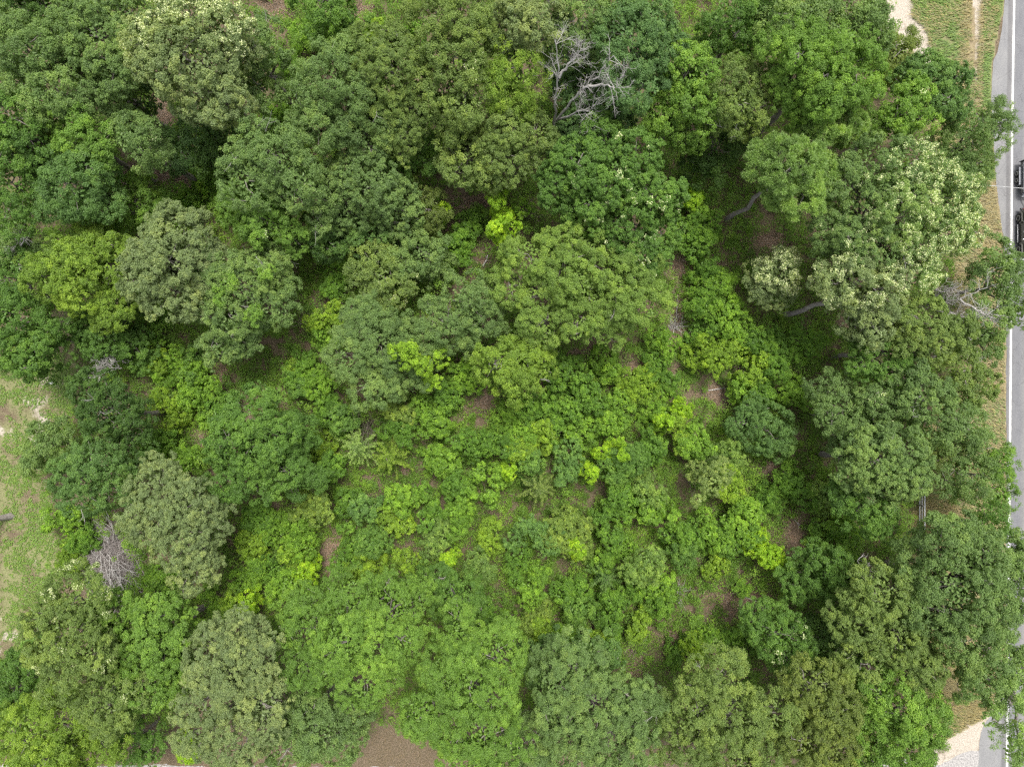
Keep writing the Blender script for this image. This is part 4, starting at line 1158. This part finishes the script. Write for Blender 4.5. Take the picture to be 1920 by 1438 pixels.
# ------------------------------------------------------------------ brush pile, fallen branches and small dead bushes
rng = np.random.default_rng(77)
c = W(214, 1045)
root = empty('brush_pile', c)
tag(root, 'heap of grey cut branches and twigs beside the pale grey olive tree', 'brush pile')
big_, small_ = [], []
for i in range(70):
    u, vv = rng.normal(0, 0.34), rng.normal(0, 0.38)
    p0 = np.array([u * 2.0 - vv * 0.5, vv * 3.4, rng.uniform(0.35, 1.15) * max(0.3, 1 - 0.4 * (u * u + vv * vv))])
    a = rng.choice([-1.3, -1.6, 1.9, -0.3]) + rng.normal(0, 0.3)
    twig_fan(p0, (cos(a), sin(a), rng.normal(0, 0.08)), rng.uniform(1.6, 3.2), rng.uniform(0.024, 0.05), rng, 1, big_, 0.5)
for i in range(1300):
    u, vv = rng.normal(0, 0.46), rng.normal(0, 0.47)
    p0 = np.array([u * 2.1 - vv * 0.5, vv * 3.5, rng.uniform(0.1, 0.9) * max(0.25, 1 - 0.4 * (u * u + vv * vv))])
    a = rng.uniform(0, 2 * pi)
    twig_fan(p0, (cos(a), sin(a), rng.normal(0, 0.12)), rng.uniform(0.7, 1.6), 0.020, rng, 1, small_, 0.6)
for ch in (big_, small_):
    for P, _R in ch:
        P[:, 2] = np.clip(P[:, 2], 0.03, 1.5)
tube_obj('branch', big_, M_PALE, root, 5)
tag(tube_obj('twig_mass', small_, noisy_mat('grey_twig', (0.22, 0.185, 0.17), (0.44, 0.40, 0.38), 4.0, 0.9, 0.2), root, 4), kind='stuff')


def fallen(label, pts, r0, mat=None):
    b = W(*pts[0])
    P = np.array([W(*q, 0.10 + 0.03 * i) for i, q in enumerate(pts)]) - b
    s = np.linspace(0, len(P) - 1, 9)
    Q = np.stack([np.interp(s, np.arange(len(P)), P[:, i]) for i in range(3)], 1)
    ch = [(Q, np.linspace(r0, r0 * 0.4, 9))]
    for i in (3, 5, 7):
        twig_fan(Q[i], unit(Q[8] - Q[0] + rng.normal(0, 0.8, 3) * np.linalg.norm(Q[8]) * (1, 1, 0.1)), np.linalg.norm(Q[8]) * 0.3, r0 * 0.4, rng, 0, ch)
    o = tube_obj('fallen_branch', ch, mat or M_PALE, None, 5)
    o.location = b
    tag(o, label, 'branch')


fallen('pale fallen branch lying across the top of the brown clearing', [(1328, 732), (1355, 728), (1394, 728)], 0.06)
fallen('thin fallen stick in the lower clearing', [(1396, 1118), (1420, 1128), (1444, 1140)], 0.05)
fallen('upright pale stick fallen along the upper brown strip', [(1262, 628), (1268, 590), (1271, 552)], 0.05)
fallen('short grey log lying above the tufted oak, at the brown patch edge', [(905, 500), (912, 488), (915, 478)], 0.10)
fallen('pale stick on the right of the thicket near the lower clearing top', [(1480, 965), (1500, 985), (1512, 992)], 0.04)


def dead_bush(label, x, y, r, h, seed, mat):
    g = np.random.default_rng(seed)
    ch = []
    rw = r * m
    for i in range(26):
        a = g.uniform(0, 2 * pi)
        twig_fan((g.normal(0, 0.2), g.normal(0, 0.2), 0.05), (cos(a) * rw / 1.2, sin(a) * rw / 1.2, h), np.hypot(rw, h) * g.uniform(0.5, 1.0), 0.022, g, 1, ch, 0.5)
    for P, _R in ch:
        P[:, 2] = np.maximum(P[:, 2], 0.03)
    o = tube_obj('dead_bush', ch, mat, None, 4)
    o.location = W(x, y)
    tag(o, label, 'dead bush')


dead_bush('pale grey heap of dead twigs in the upper brown strip', 1265, 612, 22, 0.8, 1, M_PALE)
dead_bush('grey dead twigs on the ground right of the pale round bush', 1268, 1105, 24, 0.8, 2, M_PALE)
dead_bush('brown dead twigs in the left of the thicket beside yellow bushes', 585, 605, 24, 1.6, 3, M_BROWNTWIG)
dead_bush('brown dead twigs between the yellow cedars and the thicket tree', 690, 800, 22, 3.2, 4, M_BROWNTWIG)
dead_bush('greyish brown bare bush behind the olive yellow bottom tree', 1325, 1285, 26, 4.0, 5, M_BROWNTWIG)
dead_bush('bare brown twigs right of the lime sapling', 995, 405, 20, 2.0, 6, M_BROWNTWIG)
dead_bush('brown twiggy bush on the left side of the brown lower clearing', 1190, 1205, 24, 1.2, 7, M_BROWNTWIG)
dead_bush('grey brown twigs at the lawn edge near the yellow green tree', 125, 605, 18, 0.5, 8, M_BROWNTWIG)

# ------------------------------------------------------------------ white rail fence
M_FENCE = noisy_mat('white_painted_rail', (0.40, 0.40, 0.41), (0.68, 0.68, 0.68), 4.0, 0.6, 0.4)
fb = W(1718.5, 855)
root = empty('rail_fence', fb)
tag(root, 'white three rail fence running between the wood and the straw verge', 'fence')
LEN = 9.2
for z, w in ((0.40, 0.10), (0.80, 0.10), (1.22, 0.15)):
    bm = bmesh.new(); add_box(bm, (0.06, -LEN / 2, z), (w * 0.8, LEN, 0.11), 0.015); obj('rail', bm, M_FENCE, root)
for i in range(5):
    bm = bmesh.new(); add_box(bm, (-0.045, -0.2 - i * (LEN - 0.4) / 4, 0.60), (0.11, 0.12, 1.22), 0.012); obj('post', bm, noisy_mat('post_wood', (0.16, 0.15, 0.14), (0.28, 0.27, 0.26), 6.0), root)

# ------------------------------------------------------------------ small things
M_NAVY = noisy_mat('navy_plastic', (0.012, 0.016, 0.032), (0.03, 0.04, 0.075), 5.0, 0.35, 0.5)
bm = bmesh.new()
bmesh.ops.create_icosphere(bm, subdivisions=4, radius=0.42)
g = np.random.default_rng(3)
ph = g.uniform(0, 6.28, (6, 3)); fr = g.uniform(4, 11, (6, 3))
for vt in bm.verts:
    c_ = vt.co
    k_ = 1 + 0.06 * sum(sin(fr[i][0] * c_.x + ph[i][0]) * sin(fr[i][1] * c_.y + ph[i][1]) for i in range(6))
    vt.co = (c_.x * k_ * 1.15, c_.y * k_ * 0.9, max(-0.16, c_.z * k_ * 0.62))
o = obj('plastic_bag', bm, M_NAVY); o.location = W(166, 1091, 0.16)
tag(o, 'dark navy crumpled plastic bag on the grass below the brush pile', 'bag')

M_PETAL = noisy_mat('yellow_petal', (0.70, 0.42, 0.01), (0.85, 0.60, 0.02), 8.0, 0.6, 0.2)
for lab, x_, y_, nf, rr in (('clump of orange yellow flowers at the lawn edge', 105, 1117, 20, 0.34), ('single small yellow flower above the flower clump', 92, 1099, 2, 0.08)):
    root = empty('flowering_plant', W(x_, y_)); tag(root, lab, 'flowers')
    g = np.random.default_rng(nf)
    q = np.stack([g.normal(0, rr, nf * 12), g.normal(0, rr * 1.3, nf * 12), g.uniform(0.05, 0.35, nf * 12)], 1)
    v, f = leaf_quads(q, unit(g.normal(0, 0.5, q.shape) + (0, 0, 1)), 0.16, 0.07, g)
    mesh_np('leaves', v, f, leaf_mat(PAL['bright']), root, {'tint': g.uniform(0.1, 0.8, len(q))})
    P_c = np.stack([g.normal(0, rr * 0.55, nf), g.normal(0, rr * 0.8, nf), g.uniform(0.38, 0.5, nf)], 1)
    q = np.repeat(P_c, 6, 0); a = np.tile(np.arange(6) * pi / 3, nf)
    q = q + np.stack([np.cos(a), np.sin(a), a * 0], 1) * 0.045
    v, f = leaf_quads(q, unit(g.normal(0, 0.25, q.shape) + (0, 0, 1)), 0.11, 0.075, g)
    mesh_np('petals', v, f, M_PETAL, root)

bm = bmesh.new(); bmesh.ops.create_icosphere(bm, subdivisions=2, radius=0.16)
for vt in bm.verts: vt.co.x *= 1.3; vt.co.z *= 0.6
o = obj('white_stone', bm, M_WHITE); o.location = W(97, 718, 0.06); tag(o, 'small white stone at the foot of the dark lawn edge tree', 'stone')

M_BLUE = noisy_mat('blue_plastic', (0.16, 0.20, 0.42), (0.30, 0.34, 0.60), 3.0, 0.4, 0.5)
o_ = W(1697, 1240)
root = empty('storage_bin', (o_[0], o_[1], 0), 0.4); tag(root, 'blue lidded dark bin seen through a gap in the spreading tree', 'bin')
bm = bmesh.new(); add_box(bm, (0, 0, 0.32), (0.62, 0.46, 0.64), 0.04); obj('bin_body', bm, M_NAVY, root)
bm = bmesh.new(); add_box(bm, (0, 0, 0.665), (0.66, 0.50, 0.05), 0.018); obj('lid', bm, M_BLUE, root)
o_ = W(1703, 1247)
root = empty('pallet', (o_[0], o_[1], 0), 0.75); tag(root, 'small pale slatted pallet on the ground beside the blue lidded bin', 'pallet')
for i in range(4):
    bm = bmesh.new(); add_box(bm, (0, (i - 1.5) * 0.24, 0.13), (0.9, 0.10, 0.03), 0.004); obj('board', bm, M_PALE, root)
for i in (-1, 1):
    bm = bmesh.new(); add_box(bm, (i * 0.36, 0, 0.06), (0.09, 0.85, 0.108), 0.004); obj('runner', bm, M_PALE, root)

# thin cable over the road
a_, b_ = W(1775, 341, 7.4), W(2400, 382, 7.6)
t = np.linspace(0, 1, 24)[:, None]
P = a_ + (b_ - a_) * t - np.array([0, 0, 0.6]) * (4 * t * (1 - t))
tag(tube_obj('overhead_cable', [(P, np.full(24, 0.022))], noisy_mat('cable_sheath', (0.42, 0.42, 0.42), (0.55, 0.55, 0.55), 3.0, 0.5), None, 6), 'thin pale overhead cable crossing the road above the black trailer', 'cable')

# ------------------------------------------------------------------ vehicles on the road
M_TYRE = noisy_mat('tyre_rubber', (0.012, 0.012, 0.013), (0.03, 0.03, 0.03), 8.0, 0.8, 0.3)
M_RIM = noisy_mat('wheel_metal', (0.42, 0.42, 0.42), (0.60, 0.60, 0.59), 6.0, 0.4, 0.5, metallic=0.15)
M_OLIVE = noisy_mat('olive_paint', (0.066, 0.068, 0.054), (0.080, 0.082, 0.066), 2.0, 0.28, 0.6)
M_BLACK = noisy_mat('black_plastic', (0.012, 0.012, 0.014), (0.028, 0.028, 0.032), 5.0, 0.5, 0.4)
M_GLASS = noisy_mat('tinted_glass', (0.008, 0.010, 0.012), (0.014, 0.016, 0.018), 1.0, 0.06, 0.9)
M_SILVER = noisy_mat('trim_and_hood_sheen', (0.50, 0.51, 0.53), (0.66, 0.67, 0.69), 3.0, 0.3, 0.6, metallic=0.4)
M_RED = noisy_mat('red_lens', (0.42, 0.01, 0.012), (0.55, 0.02, 0.02), 6.0, 0.25, 0.6)
M_TRAIL = noisy_mat('trailer_paint', (0.026, 0.029, 0.038), (0.050, 0.055, 0.068), 3.0, 0.35, 0.5)
M_STEEL = noisy_mat('steel', (0.25, 0.26, 0.29), (0.42, 0.43, 0.46), 5.0, 0.4, 0.5, metallic=0.5)


def profile_prism(bm, pts, x0, x1, bevel=0.0, taper=0.0, zref=1.0):
    """(y, z) outline extruded from x0 to x1; taper narrows it above zref."""
    fs = []
    for xx_ in (x0, x1):
        fs.append([bm.verts.new((xx_ * (1 - taper * max(0, z_ - zref)), y_, z_)) for y_, z_ in pts])
    n = len(pts)
    bm.faces.new(fs[0]); bm.faces.new(fs[1][::-1])
    for i in range(n):
        bm.faces.new((fs[0][i], fs[1][i], fs[1][(i + 1) % n], fs[0][(i + 1) % n]))
    if bevel:
        bmesh.ops.bevel(bm, geom=list(bm.edges), offset=bevel, segments=2, affect='EDGES', profile=0.7)


def ring_x(bm, c, prof, seg=28):
    """lathe about the X axis: prof list of (dx, radius)"""
    rows = []
    for dx_, r_ in prof:
        rows.append([bm.verts.new((c[0] + dx_, c[1] + r_ * cos(2 * pi * k / seg), c[2] + r_ * sin(2 * pi * k / seg))) for k in range(seg)])
    for a, b in zip(rows, rows[1:]):
        for k in range(seg):
            bm.faces.new((a[k], a[(k + 1) % seg], b[(k + 1) % seg], b[k]))
    for rw in (rows[0], rows[-1]):
        if len(rw) > 2: bm.faces.new(rw)


def wheel(parent, x_, y_, r_, w_, side):
    e = empty('wheel', (x_, y_, r_)); e.parent = parent
    bm = bmesh.new()
    ring_x(bm, (0, 0, 0), [(-w_ / 2, r_ * 0.62), (-w_ / 2, r_ * 0.9), (-w_ * 0.4, r_ * 0.98), (-w_ * 0.2, r_), (w_ * 0.2, r_), (w_ * 0.4, r_ * 0.98), (w_ / 2, r_ * 0.9), (w_ / 2, r_ * 0.62)])
    obj('tyre', bm, M_TYRE, e)
    bm = bmesh.new()
    s = side
    ring_x(bm, (0, 0, 0), [(s * w_ * 0.1, r_ * 0.60), (s * (w_ * 0.5 + 0.004), r_ * 0.61), (s * (w_ * 0.5 + 0.012), r_ * 0.56), (s * w_ * 0.38, r_ * 0.50), (s * w_ * 0.34, r_ * 0.2), (s * w_ * 0.46, r_ * 0.15), (s * w_ * 0.46, r_ * 0.02)])
    for k in range(5):
        a = 2 * pi * k / 5
        bmesh.ops.create_cube(bm, size=1.0, matrix=__import__('mathutils').Matrix.Translation((s * w_ * 0.42, cos(a) * r_ * 0.34, sin(a) * r_ * 0.34)) @ __import__('mathutils').Matrix.Rotation(a, 4, 'X') @ __import__('mathutils').Matrix.Diagonal((w_ * 0.12, r_ * 0.46, r_ * 0.13, 1)))
    obj('rim', bm, M_RIM, e)
    return e


# four-door off-road car heading down the road; local -Y is its front
car = empty('parked_car'.replace('parked_', 'towing_'), (49.32, 14.22, 0.014))
tag(car, 'dark olive boxy off-road car towing the black trailer', 'car')
bm = bmesh.new()
profile_prism(bm, [(2.28, 0.48), (2.30, 1.08), (-0.95, 1.10), (-2.18, 1.05), (-2.28, 0.95), (-2.26, 0.52), (-1.95, 0.48), (-1.86, 0.80), (-0.98, 0.80), (-0.86, 0.42), (1.02, 0.42), (1.14, 0.80), (2.02, 0.80), (2.10, 0.48)], -0.80, 0.80, 0.03)
obj('body', bm, M_OLIVE, car)
bm = bmesh.new()
profile_prism(bm, [(2.22, 1.10), (2.16, 1.80), (-0.45, 1.82), (-0.95, 1.105)], -0.76, 0.76, 0.05, 0.10, 1.1)
obj('cabin', bm, M_OLIVE, car)
for s in (-1, 1):
    for y0, y1 in ((1.30, 2.08), (0.32, 1.22), (-0.66, 0.24)):
        bm = bmesh.new()
        a = [(y1, 1.18), (y1, 1.66), (y0 + (0.22 if y0 < -0.5 else 0), 1.66), (y0, 1.18)]
        vs = [bm.verts.new((s * (0.766 * (1 - 0.10 * (z_ - 1.1)) + 0.004), y_, z_)) for y_, z_ in a] + [bm.verts.new((s * (0.75 * (1 - 0.10 * (z_ - 1.1)) + 0.004), y_, z_)) for y_, z_ in a]
        bm.faces.new(vs[:4]); bm.faces.new(vs[4:][::-1])
        for k in range(4): bm.faces.new((vs[k], vs[(k + 1) % 4], vs[4 + (k + 1) % 4], vs[4 + k]))
        obj('window', bm, M_GLASS, car)
    bm = bmesh.new(); add_box(bm, (s * 0.79, 0.72, 1.125), (0.07, 2.9, 0.035), 0.01); obj('window_trim', bm, M_SILVER, car)
    bm = bmesh.new(); add_box(bm, (s * 0.90, 0.09, 0.36), (0.16, 1.75, 0.06), 0.02); obj('running_board', bm, M_BLACK, car)
    bm = bmesh.new(); add_box(bm, (s * 0.985, 0.09, 0.395), (0.02, 1.70, 0.02), 0.004); obj('board_trim', bm, M_SILVER, car)
    for yc in (1.58, -1.42):
        bm = bmesh.new()
        profile_prism(bm, [(yc + 0.56, 0.52), (yc + 0.56, 0.60), (yc + 0.42, 0.86), (yc - 0.42, 0.88), (yc - 0.58, 0.60), (yc - 0.58, 0.52), (yc - 0.45, 0.54), (yc - 0.34, 0.80), (yc + 0.34, 0.80), (yc + 0.45, 0.54)], s * 0.795, s * 0.93, 0.012)
        obj('fender', bm, M_OLIVE, car)
        wheel(car, s * 0.81, yc, 0.39, 0.25, s)
    for yh in (1.12, 0.14):
        bm = bmesh.new(); add_box(bm, (s * 0.82, yh, 0.99), (0.035, 0.16, 0.045), 0.012); obj('door_handle', bm, M_SILVER, car)
    bm = bmesh.new(); add_box(bm, (s * 0.96, -0.62, 1.20), (0.20, 0.11, 0.16), 0.03); add_box(bm, (s * 0.83, -0.60, 1.13), (0.12, 0.04, 0.04)); obj('side_mirror', bm, M_SILVER, car)
    bm = bmesh.new(); add_box(bm, (s * 0.74, 2.32, 0.92), (0.16, 0.06, 0.22), 0.015); obj('tail_light', bm, M_RED, car)
    bm = bmesh.new(); ring_x(bm, (0, 0, 0), [(-0.03, 0.09), (0.03, 0.10), (0.04, 0.02)], 16)
    h_ = obj('headlight', bm, M_SILVER, car); h_.location = (s * 0.55, -2.29, 0.86); h_.rotation_euler = (0, 0, -pi / 2)
bm = bmesh.new(); profile_prism(bm, [(-0.98, 1.105), (-0.98, 1.17), (-1.9, 1.145), (-2.17, 1.06)], -0.70, 0.70, 0.015); obj('hood', bm, M_SILVER, car)  # silver colour stands in for the sky reflected on the hood
bm = bmesh.new(); add_box(bm, (0, -2.40, 0.58), (1.74, 0.22, 0.22), 0.04); obj('bumper', bm, M_SILVER, car)
bm = bmesh.new(); add_box(bm, (0, 2.40, 0.56), (1.70, 0.18, 0.20), 0.04); obj('bumper', bm, M_BLACK, car)
bm = bmesh.new(); profile_prism(bm, [(-0.93, 1.13), (-0.90, 1.14), (-0.46, 1.76), (-0.50, 1.78)], -0.64, 0.64); obj('windscreen', bm, M_GLASS, car)
bm = bmesh.new(); ring_x(bm, (0, 0, 0), [(-0.12, 0.2), (-0.12, 0.36), (0.12, 0.36), (0.12, 0.2)], 24)
w_ = obj('spare_wheel', bm, M_TYRE, car); w_.location = (0, 2.44, 1.1); w_.rotation_euler = (0, 0, pi / 2)

trl = empty('cargo_trailer', (49.40, 19.6, 0.014))
tag(trl, 'black two axle cargo trailer hitched behind the olive car', 'trailer')
bm = bmesh.new(); profile_prism(bm, [(1.48, 0.52), (1.48, 1.55), (-1.35, 1.55), (-1.50, 1.40), (-1.50, 0.52)], -0.88, 0.88, 0.02); obj('box_body', bm, M_TRAIL, trl)
bm = bmesh.new(); add_box(bm, (0, 1.53, 1.0), (2.0, 0.07, 1.02), 0.015); obj('rear_gate', bm, M_TRAIL, trl)
for s in (-1, 1):
    bm = bmesh.new(); add_box(bm, (s * 0.895, 0, 0.93), (0.03, 2.9, 0.05), 0.008); obj('side_rail', bm, M_STEEL, trl)
    bm = bmesh.new(); profile_prism(bm, [(1.05, 0.46), (1.0, 0.63), (-0.68, 0.63), (-0.73, 0.46), (-0.70, 0.46), (-0.65, 0.60), (0.97, 0.60), (1.02, 0.46)], s * 0.89, s * 1.10); obj('fender', bm, M_STEEL, trl)
    for yc in (0.48, -0.19):
        wheel(trl, s * 1.03, yc, 0.295, 0.18, s)
    for yy_ in (1.1, 0.45, -0.3, -1.05):
        bm = bmesh.new(); add_box(bm, (s * 0.893, yy_, 0.80), (0.03, 0.06, 0.05), 0.008); obj('marker_light', bm, M_SILVER, trl)
bm = bmesh.new()
for s in (-1, 1):
    vs = [(s * 0.70, -1.50), (s * 0.60, -1.50), (s * 0.01, -2.60), (s * 0.09, -2.62)]
    lo = [bm.verts.new((a, b, 0.44)) for a, b in vs]; hi = [bm.verts.new((a, b, 0.54)) for a, b in vs]
    bm.faces.new(lo); bm.faces.new(hi[::-1])
    for k in range(4): bm.faces.new((lo[k], lo[(k + 1) % 4], hi[(k + 1) % 4], hi[k]))
obj('tow_bar', bm, M_STEEL, trl)
bm = bmesh.new(); add_box(bm, (0, -2.68, 0.52), (0.12, 0.30, 0.12), 0.03); obj('coupler', bm, M_STEEL, trl)
bm = bmesh.new(); add_box(bm, (0, -1.80, 0.62), (1.7, 0.06, 0.05), 0.01); obj('front_step', bm, M_STEEL, trl)
